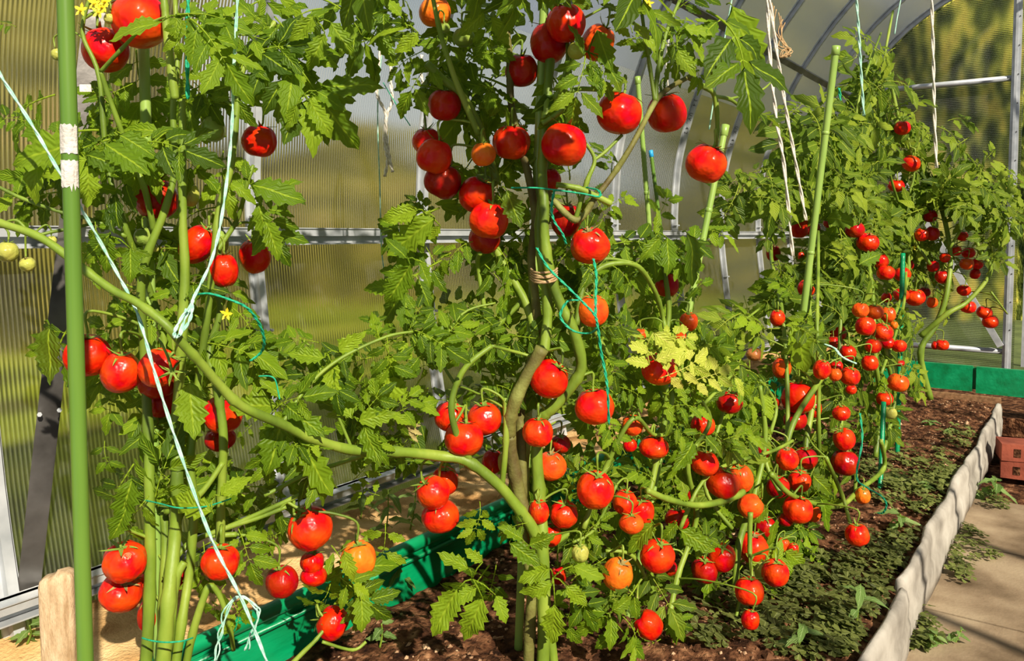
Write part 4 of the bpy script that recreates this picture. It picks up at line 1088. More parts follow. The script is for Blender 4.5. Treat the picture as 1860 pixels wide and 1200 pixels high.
stem('E', '1672,610 1720,570,-.05 1760,545,-.05 1800,490,-.05 1775,440,-.05 1780,330,.0 1790,280,.0', 5, 2)
stem('E', '1690,480 1640,400 1660,320 1650,250', 3, 2)
stem('E', '1800,530,-.05 1830,570,-.05', 2, 1)
stem('E', '1725,450 1770,390 1830,400 1855,430', 2.5, 1.5)
stem('B', '1240,900,.0 1215,780,.0 1180,640,.0 1165,500,.0 1180,420,.0', 5, 3)
stem('B', '1250,880 1300,760 1290,640 1330,600 1380,560', 4, 2)

# fruit stalks: from each fruit to the nearest stem of its plant
PK = {'L': ['L', 'M'], 'M': ['M'], 'C': ['C', 'M', 'Q'], 'Q': ['Q', 'C'], 'F': ['F', 'G', 'Q', 'C'], 'E': ['E', 'G']}
for pl, top, d, x, y in PLANT_FRUIT:
    best = None
    for k in PK[pl]:
        for w, r in PL[k]['nodes']:
            dd = (w - top).length + (0.06 if w.z < top.z - 0.01 else 0)
            if dd > 0.02 and (best is None or dd < best[0]): best = (dd, k, w, r)
    dd, k, w, r = best
    mid1 = top + Vector((0, 0, min(0.03, 0.25 * d + 0.2 * dd)))
    mid2 = w.lerp(top, 0.45) + Vector((random.uniform(-.006, .006), random.uniform(-.006, .006), 0.012 + 0.06 * dd))
    W = smooth_path([w, mid2, mid1, top], 5)
    q = 0.0009 + 0.016 * d
    mb = MB(); mb.tube(W, [q * (1.35 - 0.45 * i / len(W)) * (1.35 if abs(i - len(W) * 0.7) < 0.8 else 1) for i in range(len(W))], 7)
    mb.build('fruit_stalk', M['stem'], PL[k]['root'], True)
# ---------------------------------------------------------------- leaves
def leaflet_geo(r, L=1.0, wid=0.30, lobes=4, droop=0.25, fold=0.25, N=12):
    """one toothed leaflet from the origin along +X, upper side +Z; uv = (along, across)"""
    v, uv, f = [], [], []
    ph = r.random() * 6
    bend = r.uniform(-0.12, 0.12)
    cols = (-1.0, -0.5, 0.0, 0.5, 1.0)
    for i in range(N + 1):
        u = i / N
        base = 2.15 * (u ** 0.62) * ((1 - u) ** 0.95) * wid + 0.003
        saw = (u * lobes + (ph * 0.1)) % 1.0
        w = base * (0.66 + 0.56 * saw) if 0.08 < u < 0.97 else base
        w2 = base * (0.66 + 0.56 * ((saw + 0.35) % 1)) if 0.08 < u < 0.97 else base
        x = u * L * (1 - 0.08 * droop)
        yc = bend * u * u * L
        zc = -droop * L * u ** 1.9 + 0.02 * L * math.sin(u * 9 + ph)
        for c in cols:
            ww = w if c > 0 else w2
            y = c * ww * L
            z = zc + abs(c) * fold * ww * L * (1 - 0.9 * abs(c) * 0.6) + (0.05 * L * math.sin(u * 14 + ph + (2 if c > 0 else 0)) * 0.5 * abs(c))
            v.append((x + (0.05 * L * abs(c) * (1 - u) if abs(c) == 1 else 0), yc + y, z)); uv.append((u, c))
    for i in range(N):
        for k in range(4): f.append((i * 5 + k, i * 5 + k + 1, (i + 1) * 5 + k + 1, (i + 1) * 5 + k))
    return v, f, uv
def place(geo, M4):
    v, f, uv = geo
    return [tuple(M4 @ Vector(q)) for q in v], f, uv
def frame(o, xdir, zdir, s=1.0):
    x = xdir.normalized(); z = (zdir - x * zdir.dot(x))
    z = z.normalized() if z.length > 1e-5 else x.orthogonal().normalized()
    y = z.cross(x)
    m = Matrix((x * s, y * s, z * s)).transposed().to_4x4(); m.translation = o
    return m
def compound(seed, pairs=3, fine=1.0, N=12):
    """a pinnate leaf of unit length along +X"""
    r = random.Random(seed)
    mb = MB()
    n = 12
    sag = r.uniform(0.10, 0.30)
    rach = [Vector((u * 0.66, 0.03 * math.sin(u * 3 + seed), 0.16 * math.sin(u * 1.9) - sag * u * u)) for u in [i / n for i in range(n + 1)]]
    mb.tube(rach, [0.013 - 0.008 * i / n for i in range(n + 1)], 5, True, 0.9)
    mb.uv = [(q[0], 0.0) for q in mb.uv]
    d = (rach[-1] - rach[-3]).normalized()
    def lf(o, dr, L, wid, dz):
        g = leaflet_geo(r, L, wid, r.choice((4, 5, 6)), r.uniform(0.10, 0.42), r.uniform(0.1, 0.5), N)
        zz = Vector((r.uniform(-.25, .25), r.uniform(-.3, .3), 1))
        mb.add(*place(g, frame(o, dr, zz)), rnd=r.random())
    lf(rach[-1], d, 0.54 * r.uniform(.9, 1.1), 0.31, 0)
    for k in range(pairs):
        u = 0.92 - 0.62 * k / max(1, pairs - 1) if pairs > 1 else 0.8
        i = int(u * n)
        for sgn in (-1, 1):
            a = math.radians(r.uniform(48, 75)) * sgn
            L = (0.50 - 0.045 * k) * r.uniform(.8, 1.12) * fine
            o = rach[i] + Vector((0, sgn * 0.02, 0))
            dr = Vector((math.cos(a), math.sin(a), r.uniform(-.35, .05)))
            mb.add(*place(([(0, -.006, 0), (0, .006, 0), (0.05, .005, 0), (0.05, -.005, 0)], [(0, 1, 2, 3)], [(0, 0)] * 4), frame(rach[i], dr, Vector((0, 0, 1)))), rnd=.9)
            lf(o + dr.normalized() * 0.035, dr, L, r.uniform(0.27, 0.34), 0)
        if k < pairs - 1:
            for sgn in (-1, 1):
                if r.random() < 0.75:
                    i2 = max(1, int((u - 0.31 / pairs) * n))
                    a = math.radians(r.uniform(60, 90)) * sgn
                    lf(rach[i2], Vector((math.cos(a), math.sin(a), -0.1)), 0.11 * r.uniform(.8, 1.3), 0.34, 0)
    return mb
LEAFM = [compound(s, 3 if s % 3 else 2).mesh('leaf', M['leaf'], True) for s in range(9)]
LEAFF = [compound(s + 40, 3, 0.9, 7) for s in range(6)]
LEAFY = compound(77, 3).mesh('leaf', M['leaf_yellow'], True)
LEAFFM = [mb.mesh('leaf', M['leaf_far'], True) for mb in LEAFF]
SAMP = [Vector((.22, .08, 0)), Vector((.22, -.08, 0)), Vector((.4, .35, -.1)), Vector((.4, -.35, -.1)), Vector((.85, 0, -.05)), Vector((.65, 0, 0)), Vector((0.1, 0, 0)), Vector((.3, 0, 0)), Vector((.5, 0, 0)), Vector((.75, 0, 0)), Vector((.95, 0, -.1)), Vector((.6, .25, -.05)), Vector((.6, -.25, -.05)), Vector((.4, .2, 0)), Vector((.4, -.2, 0)), Vector((.75, .15, 0)), Vector((.75, -.15, 0))]
# stretches of the picture where the photograph shows wall, sand, soil or path and no leaves
CLEAR = [(1730, 505, 1860, 640), (1240, 150, 1330, 290), (1130, 290, 1240, 400),(560, 900, 760, 960), (380, 1100, 600, 1200), (165, 1110, 250, 1200), (700, 990, 900, 1010), (430, 990, 500, 1030), (700, 640, 760, 700), (500, 740, 560, 830), (620, 840, 700, 880), (1640, 30, 1860, 200), (1380, 0, 1480, 60), (1420, 100, 1500, 150), (1540, 0, 1590, 120), (1640, 60, 1700, 120),(470, 110, 650, 245), (480, 240, 700, 405), (500, 435, 690, 600), (655, 130, 745, 400), (0, 120, 110, 250), (0, 480, 60, 1080),
         (620, 880, 760, 920), (820, 880, 930, 950), (830, 955, 930, 985), (600, 1100, 780, 1200), (1100, 60, 1165, 160), (1240, 150, 1340, 230), (1300, 60, 1400, 170),
         (1110, 330, 1165, 400), (1320, 230, 1380, 300), (1490, 0, 1600, 60), (1630, 30, 1700, 200), (1700, 0, 1860, 290), (1640, 740, 1860, 1200), (1560, 920, 1860, 1200), (1180, 330, 1260, 400),
         (1290, 440, 1370, 540), (1760, 640, 1860, 760), (0, 1090, 70, 1150), (160, 840, 190, 960), (930, 1060, 960, 1130), (1500, 1000, 1600, 1200)]
def blocked(M4, tol=0, chance=0.9, clear=True):
    for q in SAMP:
        w = M4 @ q
        x, y, t = proj(w)
        if t < 0.3: return True
        for a in (CLEAR if clear else ()):
            if a[0] < x < a[2] and a[1] < y < a[3]: return True
        for (tx, ty, tr, tt) in TOM:
            if t < tt + 0.01 and abs(x - tx) < tr + 8 and abs(y - ty) < tr + 8:
                if (x - tx) ** 2 + (y - ty) ** 2 < (tr * 0.95 + (5 if tr < 22 else 0)) ** 2 and random.random() < chance: return True
    return False
VIEW = -fw
def leaf_obj(key, M4, far=False, yellow=False):
    me = LEAFY if yellow else random.choice(LEAFFM if far else LEAFM)
    o = bpy.data.objects.new('leaf', me)
    o.matrix_basis = M4
    link(o, PL[key]['root'])
    PL[key]['leaves'] += 1
STUFF = {}
def leaf_stuff(key, M4):
    mb = STUFF.setdefault(key, MB())
    g = random.choice(LEAFF)
    mb.add([tuple(M4 @ Vector(q)) for q in g.v], g.f, g.uv, 0.0)
    mb.rnd[-len(g.rnd):] = g.rnd
def leaf_matrix(key, x0, y0, x1, y1, dt=0.0, swing=0.3, up=0.75):
    a = at(key, x0, y0, dt)
    t = (a - CAM).dot(fw)
    L = math.hypot(x1 - x0, y1 - y0) / F_PX * t
    b = pt(x1, y1, t - random.uniform(-swing, swing * 1.2) * L)
    d = b - a
    nrm = VIEW * 0.75 + Vector((0, -0.35, up)) + Vector((random.uniform(-.5, .5), random.uniform(-.5, .5), random.uniform(-.3, .3)))
    return frame(a, d, nrm, d.length)
def hero(key, s, far=False, yellow=False):
    for q in s.split('|'):
        z = [float(k) for k in q.split()]
        x0, y0, x1, y1 = z[:4]
        for k in range(8):
            M4 = leaf_matrix(key, x0, y0, x1 + random.uniform(-6, 6) * k, y1 + random.uniform(-6, 6) * k, z[4] if len(z) > 4 else -0.03)
            if yellow or not blocked(M4, 0, 1.0, False):
                leaf_obj(key, M4, far, yellow)
                break
hero('L', '300 30 190 58 -.08|330 40 320 100 -.08|340 35 450 150 -.09|320 25 460 50 -.07|200 250 70 320 -.05|180 240 20 285 -.05|150 290 175 370 -.05|190 300 300 360 -.05|210 240 280 300 -.04|'
     '250 265 380 275 -.04|470 80 600 240 -.02|480 70 640 200 0|430 130 560 60 0|500 30 560 140 0|480 60 530 200 .02|440 110 420 220 -.02|455 340 545 355 -.03|470 370 540 490 0|'
     '100 170 0 240 .02|30 50 -30 40 0|60 230 -20 205 0|150 340 10 385 0|80 385 0 340 0|240 440 240 510 -.03|200 420 140 500 -.03|170 400 200 480 -.02|250 320 150 400 -.02|'
     '340 690 345 800 -.06|330 700 250 760 .02|130 580 90 710 .03|90 600 70 660 .03|190 800 200 860 0|240 840 205 940 .01|270 900 220 980 -.02|420 870 360 950 .03|450 900 330 850 .03|'
     '460 760 380 720 -.05|490 760 580 700 -.06|500 775 560 830 -.05|480 780 500 880 -.05|460 770 420 800 -.04|540 820 600 900 -.04|520 780 600 800 -.05|440 640 500 700 .03|'
     '520 960 470 990 .02|430 960 470 1050 .02|470 930 400 980 .04|590 980 640 1060 .0|640 1060 660 1140 -.02|600 1060 560 1110 0|615 1050 690 1080 -.03|660 1000 610 1070 -.02|'
     '700 950 690 1040 .03|420 1080 440 1160 -.04|410 1060 380 1130 -.04|360 560 300 500 .02|330 450 240 470 .03|400 300 470 330 .03|380 200 450 250 .04|350 150 400 210 .04|'
     '390 130 310 220 .05|240 150 170 200 .04|210 200 140 150 .04|420 560 480 640 .03|280 600 210 560 .04|250 560 160 620 .05|350 620 410 690 .03|300 520 390 510 .04|230 620 180 700 .05|430 700 470 640 .03')
hero('M', '720 20 590 60 0|740 30 560 -20 0|700 20 640 130 .02|760 60 690 30 0|770 90 700 140 0|790 110 720 180 0|830 70 900 10 -.03|880 40 900 120 .02|850 110 930 90 .02|'
     '830 200 760 130 .03|900 150 850 230 .03|860 150 940 200 .03|810 270 850 350 0|890 350 950 420 -.05|900 330 960 250 .04|780 380 700 440 -.02|800 380 690 460 -.02|790 400 740 350 .0|'
     '800 470 690 560 -.02|820 460 760 520 -.01|790 480 750 400 -.01|860 440 790 480 0|880 480 940 560 .02|900 450 950 520 .02|900 600 840 540 0|860 430 830 380 .03|'
     '1040 50 1100 130 -.06|1060 100 1030 170 -.06|1075 100 1120 160 -.06|1130 80 1200 60 0|1150 60 1110 0 0|1180 40 1260 100 -.01|1210 40 1300 50 0|1230 20 1310 -20 0|'
     '1250 100 1280 160 -.02|1190 100 1140 60 0|1110 20 1180 10 .02|1280 20 1390 180 -.03|1260 60 1200 140 0|1350 210 1420 215 0|1060 340 1120 420 .0|1100 380 1150 350 0|'
     '1060 480 1140 560 0|1110 480 1160 540 0|1040 450 980 520 .02|1080 600 1150 590 0|1090 640 1130 700 0|930 60 860 30 0|950 30 900 -20 0|1010 20 1070 -20 0|'
     '640 640 560 690 -.08|700 612 720 700 -.09|690 615 680 560 -.08|750 602 840 640 -.08|740 600 770 540 -.08|750 610 780 700 -.08|800 630 850 560 -.07|860 640 850 580 -.06|'
     '580 620 510 620 -.05|600 660 620 740 -.05|560 700 480 690 -.05|600 720 530 650 -.05|640 760 620 690 -.05|650 760 710 700 -.06|700 760 760 700 -.06|680 780 690 850 -.05|'
     '720 750 790 720 -.05|760 790 700 830 -.03|870 800 930 830 -.03|900 700 960 730 0|930 600 880 560 0|640 870 690 830 .02|690 900 640 880 .04|'
     ''
     '990 1000 970 930 -.05|960 950 900 960 -.04|1100 1040 1180 1090 -.05|870 910 860 990 -.03|1050 880 1000 870 .02')
hero('C', '1200 640 1160 600 -.06|1200 690 1290 640 -.08|1200 620 1270 600 -.07|1250 700 1330 660 -.07', yellow=True)
hero('C', '1200 420 1170 480 .02|1205 430 1260 500 .02|1190 400 1220 340 .04|1250 480 1290 540 .04|1210 460 1150 430 .04|1170 500 1120 470 .04|1150 620 1100 560 .02|1130 620 1190 560 .03|1260 640 1330 620 -.03|'
     '1290 680 1370 650 -.03|1240 690 1180 740 -.03|1120 700 1180 730 0|1130 740 1190 790 0|1210 760 1260 800 -.02|1220 740 1290 730 -.03|1290 790 1350 830 -.03|1330 700 1400 740 0|1150 830 1100 780 .02|'
     '1190 880 1140 840 0|1220 860 1250 920 -.03|1200 900 1150 960 -.02|1060 850 1010 890 0|1050 830 1090 860 0|1090 950 1040 980 0|1180 940 1140 1010 -.05|1190 960 1240 980 -.05|1240 960 1300 1000 -.06|'
     '1160 1020 1100 1010 -.05|1100 1010 1040 1060 -.06|1130 1010 1090 1100 -.06|1150 1080 1210 1120 -.06|1160 1060 1090 1150 -.07|1130 1120 1170 1200 -.06|1210 1100 1250 1160 -.04|1200 1160 1130 1200 -.04|'
     '1060 980 1100 930 0|1290 830 1250 870 0|1340 950 1290 930 0|1050 1090 1010 1160 -.05|1260 1000 1300 960 0|1380 860 1330 830 .05|1420 800 1470 760 .05|1390 780 1340 760 .05|1310 800 1380 780 .0|1260 720 1240 640 .0')
hero('Q', '1400 920 1390 1010 -.08|1410 900 1440 980 -.08|1370 900 1310 950 -.03|1480 900 1500 960 -.05|1420 990 1470 1060 -.05|1450 1010 1520 1080 -.05|1500 830 1540 890 -.05|1380 1080 1440 1100 -.08|'
     '1330 1120 1280 1170 -.05|1400 1120 1460 1140 -.12|1430 1080 1420 1160 -.06|1460 1080 1480 1180 -.08|1440 880 1400 920 -.03|1480 860 1430 900 -.03|1520 870 1480 920 -.05|1320 1090 1270 1120 0')
hero('F', '1440 600 1400 560 0|1400 640 1340 600 0|1390 600 1330 560 0|1430 640 1460 720 -.1|1480 560 1520 620 0|1440 540 1400 500 .1|1420 480 1390 560 .1|1410 470 1450 400 .1|1470 560 1410 620 0|'
     '1500 400 1560 440 0|1580 450 1540 480 -.02|1560 500 1510 540 0|1440 760 1400 830 -.1|1450 780 1480 840 -.1|1400 700 1340 690 -.05|1480 840 1530 880 -.1|1380 720 1330 760 -.05', far=False)
hero('G', '1590 680 1610 760 -.1|1640 690 1690 720 -.05|1630 660 1690 690 -.05|1610 700 1570 760 -.05|1700 470 1740 520 -.05|1560 480 1600 540 -.05|1700 590 1750 640 -.1|1560 230 1500 260 0|1600 150 1680 160 0|'
     '1600 170 1540 120 0|1610 130 1520 90 0|1620 200 1700 170 0|1590 80 1530 60 0', far=True)
hero('E', '1700 230 1760 280 0|1740 270 1780 310 0|1720 220 1780 220 0|1810 320 1860 340 0|1790 290 1810 260 0|1790 310 1750 290 0|1800 420 1855 420 0|1760 250 1700 290 0|1830 400 1860 370 0', far=True)

def big(key, s, material='leaf', dt=-0.07, wid=0.33):
    """one leaf = the leaflets between commas, joined by thin stalks at their bases"""
    for grp in s.split('|'):
        mb = MB(); r = random.Random(len(grp) * 3 + 1); base = []
        for q in grp.split(','):
            x0, y0, x1, y1 = [float(k) for k in q.split()]
            M4 = leaf_matrix(key, x0, y0, x1, y1, dt, 0.25, 0.45)
            base.append(M4.translation.copy())
            g = leaflet_geo(r, 1, wid * r.uniform(.9, 1.1), r.choice((5, 6, 7)), r.uniform(0.05, 0.25), r.uniform(0.15, 0.4), 16)
            mb.add(*place(g, M4), rnd=r.uniform(.5, 1))
        c = sum(base, Vector()) / len(base) + Vector((0, 0.012, 0.004))
        for b in base:
            mb.tube([c, c.lerp(b, .5) + Vector((0, 0, .004)), b], [0.0016, 0.0013, 0.0010], 5, True, .9)
        mb.uv = mb.uv[:]
        mb.build('leaf', M[material], PL[key]['root'], True)
        PL[key]['leaves'] += 1
big('L', '295 38 193 62,322 28 318 85,355 30 462 58,368 35 434 142|150 255 15 290,160 290 65 322,158 300 168 378|190 262 268 305,155 280 230 305,215 245 290 278|236 450 240 514,200 425 150 470,190 430 200 500|'
    '455 335 552 360,450 325 440 290|345 692 349 800|505 737 410 732,515 745 492 872,520 740 592 792,515 725 478 680,500 760 470 800|545 808 612 902,540 800 520 860|625 1000 640 1060,655 1075 665 1150,640 1060 680 1090|'
    '470 370 485 440,480 400 520 470|560 180 610 250,575 165 630 200,540 190 520 240|90 590 85 700|240 870 212 960,230 920 205 990|385 930 300 900,400 900 450 860')
big('M', '600 655 622 742,590 650 520 640,615 640 660 600|705 640 712 755,690 618 676 565,720 620 755 650|755 603 850 637,752 600 768 655,748 596 770 560|640 760 600 700,660 770 690 850,650 765 720 745|'
    '925 985 985 1028,950 980 910 950,960 990 1010 975|1000 1033 938 1049,1003 1060 943 1087,1008 1097 1000 1180,1027 1063 1072 1098,1040 1027 1099 1054|877 1087 836 1174,833 1067 776 1156,866 1067 818 1095,853 1033 795 1003,877 1020 843 998,900 1080 924 1132|'
    '760 380 690 400,790 395 700 465,800 410 770 440|745 480 700 560,740 470 700 430,760 475 790 520|1085 55 1110 130,1060 100 1042 40,1075 120 1092 172,1100 115 1135 160|1150 40 1200 90,1180 20 1240 45,1110 40 1150 62|1250 60 1290 110,1240 50 1300 60,1230 90 1262 140|'
    '590 60 560 130,600 40 640 100,570 30 530 80|740 50 660 65,730 30 700 -10,760 60 720 100|880 20 840 70,890 30 930 80|920 345 945 415|1330 10 1395 165')
big('C', '1093 1120 1041 1158,1120 1140 1082 1186,1140 1157 1174 1198,1110 1110 1150 1090|1213 1127 1238 1168,1205 1115 1180 1150|1187 950 1136 1002|1235 962 1301 1004,1230 950 1200 980|1250 425 1275 520|1200 430 1160 470,1210 430 1225 500,1190 425 1200 380|1260 800 1230 860,1280 790 1320 830')
big('Q', '1410 940 1400 1000,1395 920 1365 950|1492 905 1510 962,1475 862 1517 902|1425 1000 1470 1030,1420 1010 1440 1060|1500 1010 1515 1060')
big('F', '1440 590 1480 682|1385 715 1407 762,1370 700 1340 720|1500 395 1560 400,1520 410 1490 450')
big('G', '1607 682 1600 728|1560 480 1600 455,1545 490 1530 530')
big('M', '738 775 768 790,742 780 760 805,736 772 765 770', 'calyx_dry', -.06, .2)
big('C', '1187 604 1239 641,1190 655 1243 632,1178 640 1142 620,1180 662 1140 648|1318 643 1346 672,1295 655 1310 682,1335 685 1356 720,1300 640 1270 620', 'leaf_yellow')
# fill: (plant, centre x, y, half width, half height, how many, leaf px, nearer/farther by, far?)
DENS = {'L': .36, 'M': .42, 'C': .48, 'Q': .5, 'B': .45, 'F': .5, 'G': .48, 'E': .5}
FILL = [
('M', 960, -150, 300, 90, 150, 90, -.38, -.02, 0),  # unseen crown leaves added above the frame to shade the upper middle
('L', 330, 150, 190, 150, 34, 80, .03, .13, 0), ('L', 300, 330, 190, 120, 22, 72, .02, .12, 0), ('L', 330, 540, 160, 110, 30, 70, .03, .13, 0), ('L', 90, 330, 110, 120, 6, 80, .0, .06, 0),
('L', 330, 730, 120, 100, 24, 66, .03, .12, 0), ('L', 400, 880, 150, 110, 18, 66, .02, .12, 0), ('L', 250, 900, 60, 90, 8, 60, .0, .04, 0), ('L', 560, 1010, 110, 90, 8, 60, .03, .1, 0), ('L', 480, 30, 130, 60, 18, 80, .0, .1, 0),
('M', 850, 120, 160, 110, 34, 76, .03, .14, 0), ('M', 1060, 90, 140, 100, 10, 70, .03, .12, 0), ('M', 960, 290, 110, 130, 30, 64, .04, .14, 0), ('M', 890, 480, 130, 90, 26, 64, .04, .14, 0),
('M', 1070, 430, 90, 140, 26, 60, .04, .14, 0), ('M', 860, 640, 160, 80, 34, 60, .02, .14, 0), ('M', 660, 720, 170, 100, 24, 66, .0, .1, 0), ('M', 560, 860, 120, 60, 12, 66, .02, .1, 0), ('M', 950, 800, 110, 90, 22, 60, .04, .14, 0),
('M', 960, 1010, 110, 50, 8, 66, -.02, .08, 0), ('M', 760, 860, 70, 40, 8, 50, .04, .12, 0),  ('M', 840, 50, 60, 60, 4, 70, .0, .1, 0),
('C', 1200, 470, 90, 110, 22, 56, .05, .25, 0), ('C', 1130, 620, 90, 90, 24, 56, .04, .2, 0), ('C', 1250, 660, 110, 90, 32, 58, .03, .25, 0), ('C', 1220, 790, 150, 90, 44, 56, .02, .25, 0), ('C', 1330, 760, 110, 110, 34, 56, .04, .3, 0),
('C', 1160, 930, 150, 80, 36, 54, .02, .2, 0), ('C', 1330, 900, 110, 80, 26, 54, .05, .25, 0), ('C', 1130, 1060, 110, 60, 14, 58, -.02, .1, 0), ('C', 1260, 1060, 70, 60, 10, 50, .0, .1, 0), ('C', 1430, 830, 90, 80, 24, 54, .05, .3, 0),
('Q', 1400, 980, 110, 80, 26, 52, .0, .12, 0), ('Q', 1480, 900, 70, 60, 14, 50, .0, .1, 0), ('Q', 1450, 1080, 70, 60, 10, 46, -.08, .0, 0),
('B', 1340, 590, 80, 70, 26, 60, -.1, .2, 1), ('B', 1180, 480, 70, 80, 14, 56, -.1, .1, 1), ('B', 1300, 680, 100, 60, 20, 56, -.1, .2, 1), ('B', 1120, 760, 60, 60, 10, 56, -.2, .0, 1),
('F', 1470, 240, 70, 90, 56, 62, -.1, .3, 1), ('F', 1440, 330, 100, 60, 60, 60, -.1, .3, 1), ('F', 1480, 420, 100, 70, 66, 58, -.1, .3, 1), ('F', 1500, 540, 110, 80, 66, 56, -.1, .3, 1), ('F', 1470, 660, 110, 80, 56, 54, -.1, .3, 1),
('F', 1510, 770, 90, 70, 36, 50, -.1, .2, 1), ('F', 1420, 440, 50, 80, 24, 60, .0, .3, 1),
('G', 1600, 110, 50, 80, 22, 54, -.1, .2, 1), ('G', 1590, 230, 90, 70, 60, 54, -.1, .2, 1), ('G', 1580, 340, 100, 70, 84, 52, -.1, .2, 1), ('G', 1590, 430, 110, 60, 80, 50, -.1, .2, 1), ('G', 1620, 520, 80, 60, 46, 46, -.05, .2, 1),
('G', 1590, 620, 80, 80, 40, 44, .02, .25, 1), ('G', 1590, 740, 50, 60, 16, 44, -.1, .2, 1),
('E', 1700, 240, 80, 60, 30, 50, -.1, .1, 1), ('E', 1700, 330, 90, 60, 56, 48, -.1, .1, 1), ('E', 1740, 400, 90, 50, 56, 46, -.1, .1, 1), ('E', 1720, 470, 80, 50, 30, 42, -.05, .1, 1), ('E', 1790, 330, 50, 60, 24, 42, -.1, .1, 1), ('E', 1690, 560, 60, 60, 14, 40, .0, .1, 1),
]
for (key, cx, cy, rx, ry, n, L, d0, d1, far) in FILL:
    made = tries = 0
    L *= 1.62 if not far else 1.35
    n = int(n * DENS[key])
    while made < n and tries < n * 12:
        tries += 1
        a, rr = random.uniform(0, 2 * math.pi), math.sqrt(random.random())
        x, y = cx + rx * rr * math.cos(a), cy + ry * rr * math.sin(a)
        an = random.gauss(math.pi / 2, 1.15) if random.random() < 0.7 else random.uniform(0, 2 * math.pi)
        l = L * random.uniform(0.7, 1.35)
        M4 = leaf_matrix(key, x, y, x + l * math.cos(an), y + l * math.sin(an), random.uniform(d0, d1), 0.6, 0.6)
        if blocked(M4): continue
        made += 1
        if PL[key]['leaves'] < 98: leaf_obj(key, M4, bool(far))
        else: leaf_stuff(key, M4)
for key, mb in STUFF.items():
    o = mb.build('foliage', M['leaf'] if key in 'LM' else M['leaf_far'], PL[key]['root'], True)
    o['kind'] = 'stuff'
# ---------------------------------------------------------------- stakes, twines, weeds
def ground_t(y, z): return (CAMZ - z) * F_PX / (y - 425)
def stake(name, a, b, rad, material, label, group=None, cap=None, nodes=0, capm=None, cat='stake'):
    """a = (x, y, t) top, b = (x, y, t) lower end; carried on down into the soil"""
    A, B = pt(*a), pt(*b)
    d = (B - A).normalized()
    if d.z < -0.2:
        k = (0.10 - A.z) / d.z
        B = A + d * max(k, (B - A).length)
    e = empty(name, (B.x, B.y, B.z)); tag(e, label, cat, group)
    n = max(2, int((B - A).length / 0.02))
    P, R = [], []
    for i in range(n + 1):
        P.append(A.lerp(B, i / n)); R.append(rad)
    mb = MB(); mb.tube(P, R, 14); mb.build('shaft', material, e, True)
    for i in range(nodes):
        q = A.lerp(B, (i + 0.7) / nodes)
        mb = MB(); mb.tube([q - d * 0.005, q - d * 0.002, q + d * 0.002, q + d * 0.005], [rad * 0.98, rad * 1.14, rad * 1.14, rad * 0.98], 12)
        mb.build('node_ring', material, e, True)
    if cap:
        mb = MB(); mb.tube([A - d * 0.002, A - d * 0.001, A + d * cap, A + d * (cap + .001)], [rad * 0.7, rad * 1.22, rad * 1.22, rad * 1.0], 12)
        mb.build('cap', capm or material, e, True)
    return e, A, B, d
big, A, B, d = stake('garden_stake', (116, -90, 0.80), (155, 1200, 0.815), 0.0078, M['stake'], 'thick dark green stake standing nearest, with peeling white paper on it')
mb = MB()
side = d.cross(fw).normalized()
for (y0, y1, sd) in ((212, 262, 1), (274, 322, 2)):
    n = 16; v, f = [], []
    for i in range(n + 1):
        an = math.pi * (0.02 + 0.96 * i / n)
        for k in (0, 1):
            yy = (y0, y1)[k] + 9 * mnoise.noise(Vector((i * 0.9, sd, k * 5))) * (1.4 if k == (sd - 1) else 0.5)
            u = (yy + 90) / 1290
            c = A.lerp(pt(155, 1200, 0.815), u)
            rr = 0.0081 + 0.0012 * abs(mnoise.noise(Vector((i * 1.3, sd + 3, k))))
            v.append(tuple(c + (side * math.cos(an) - fw * math.sin(an)) * rr))
    for i in range(n): f.append((2 * i, 2 * i + 1, 2 * i + 3, 2 * i + 2))
    mb.add(v, f)
tape = mb.build('paper_sleeve', M['paper'], big); tape['label'] = 'torn white paper'
mb = MB(); q = pt(155, 160, 0.9); mb.box(q, 0.013, 0.0006, 0.008, (rt, fw, Vector((0, 0.1, 1)).normalized()))
tag(mb.build('paper_scrap', M['paper']), 'small white paper scrap caught beside the thick green stake', 'scrap')
stake('garden_stake', (260, 20, 1.24), (284, 1000, 1.20), 0.0078, M['cane'], 'pale green ringed stake inside the left plant, behind its stems', 'coated garden stakes', 0.012, 3)
stake('garden_stake', (990, -30, 1.41), (972, 420, 1.43), 0.0078, M['cane'], 'bright green stake in the heart of the middle plant', 'coated garden stakes', None, 2)
stake('garden_stake', (1318, 228, 1.70), (1240, 620, 1.64), 0.0068, M['cane'], 'slanting green cane behind the lone high tomato', 'coated garden stakes', 0.022, 4)
stake('garden_stake', (1158, 140, 1.9), (1180, 420, 1.9), 0.0058, M['cane'], 'thin light green cane just right of the high tomato pair', 'coated garden stakes', 0.016, 3)
stake('garden_stake', (1182, 274, 1.95), (1213, 520, 1.95), 0.0045, M['stake'], 'dark thin stake with a bright blue cap', 'coated garden stakes', 0.014, 2, M['cap_blue'])
stake('garden_stake', (1519, 84, 2.15), (1470, 480, 2.2), 0.0092, M['cane'], 'tall green cane with a rounded cap rising before the far plants', 'coated garden stakes', 0.022, 4)
stake('garden_stake', (1640, 460, 2.95), (1632, 740, 2.85), 0.0085, M['green_paint'], 'emerald painted stake between the far plants, over the dark soil', 'emerald painted stakes')
stake('garden_stake', (1605, 730, 2.5), (1600, 850, 2.42), 0.0075, M['green_paint'], 'short emerald stake ending beside the clover', 'emerald painted stakes')
stake('garden_stake', (1560, 700, 2.3), (1420, 860, 2.1), 0.006, M['green_paint'], 'emerald stake leaning among the lower right stems', 'emerald painted stakes') if False else None
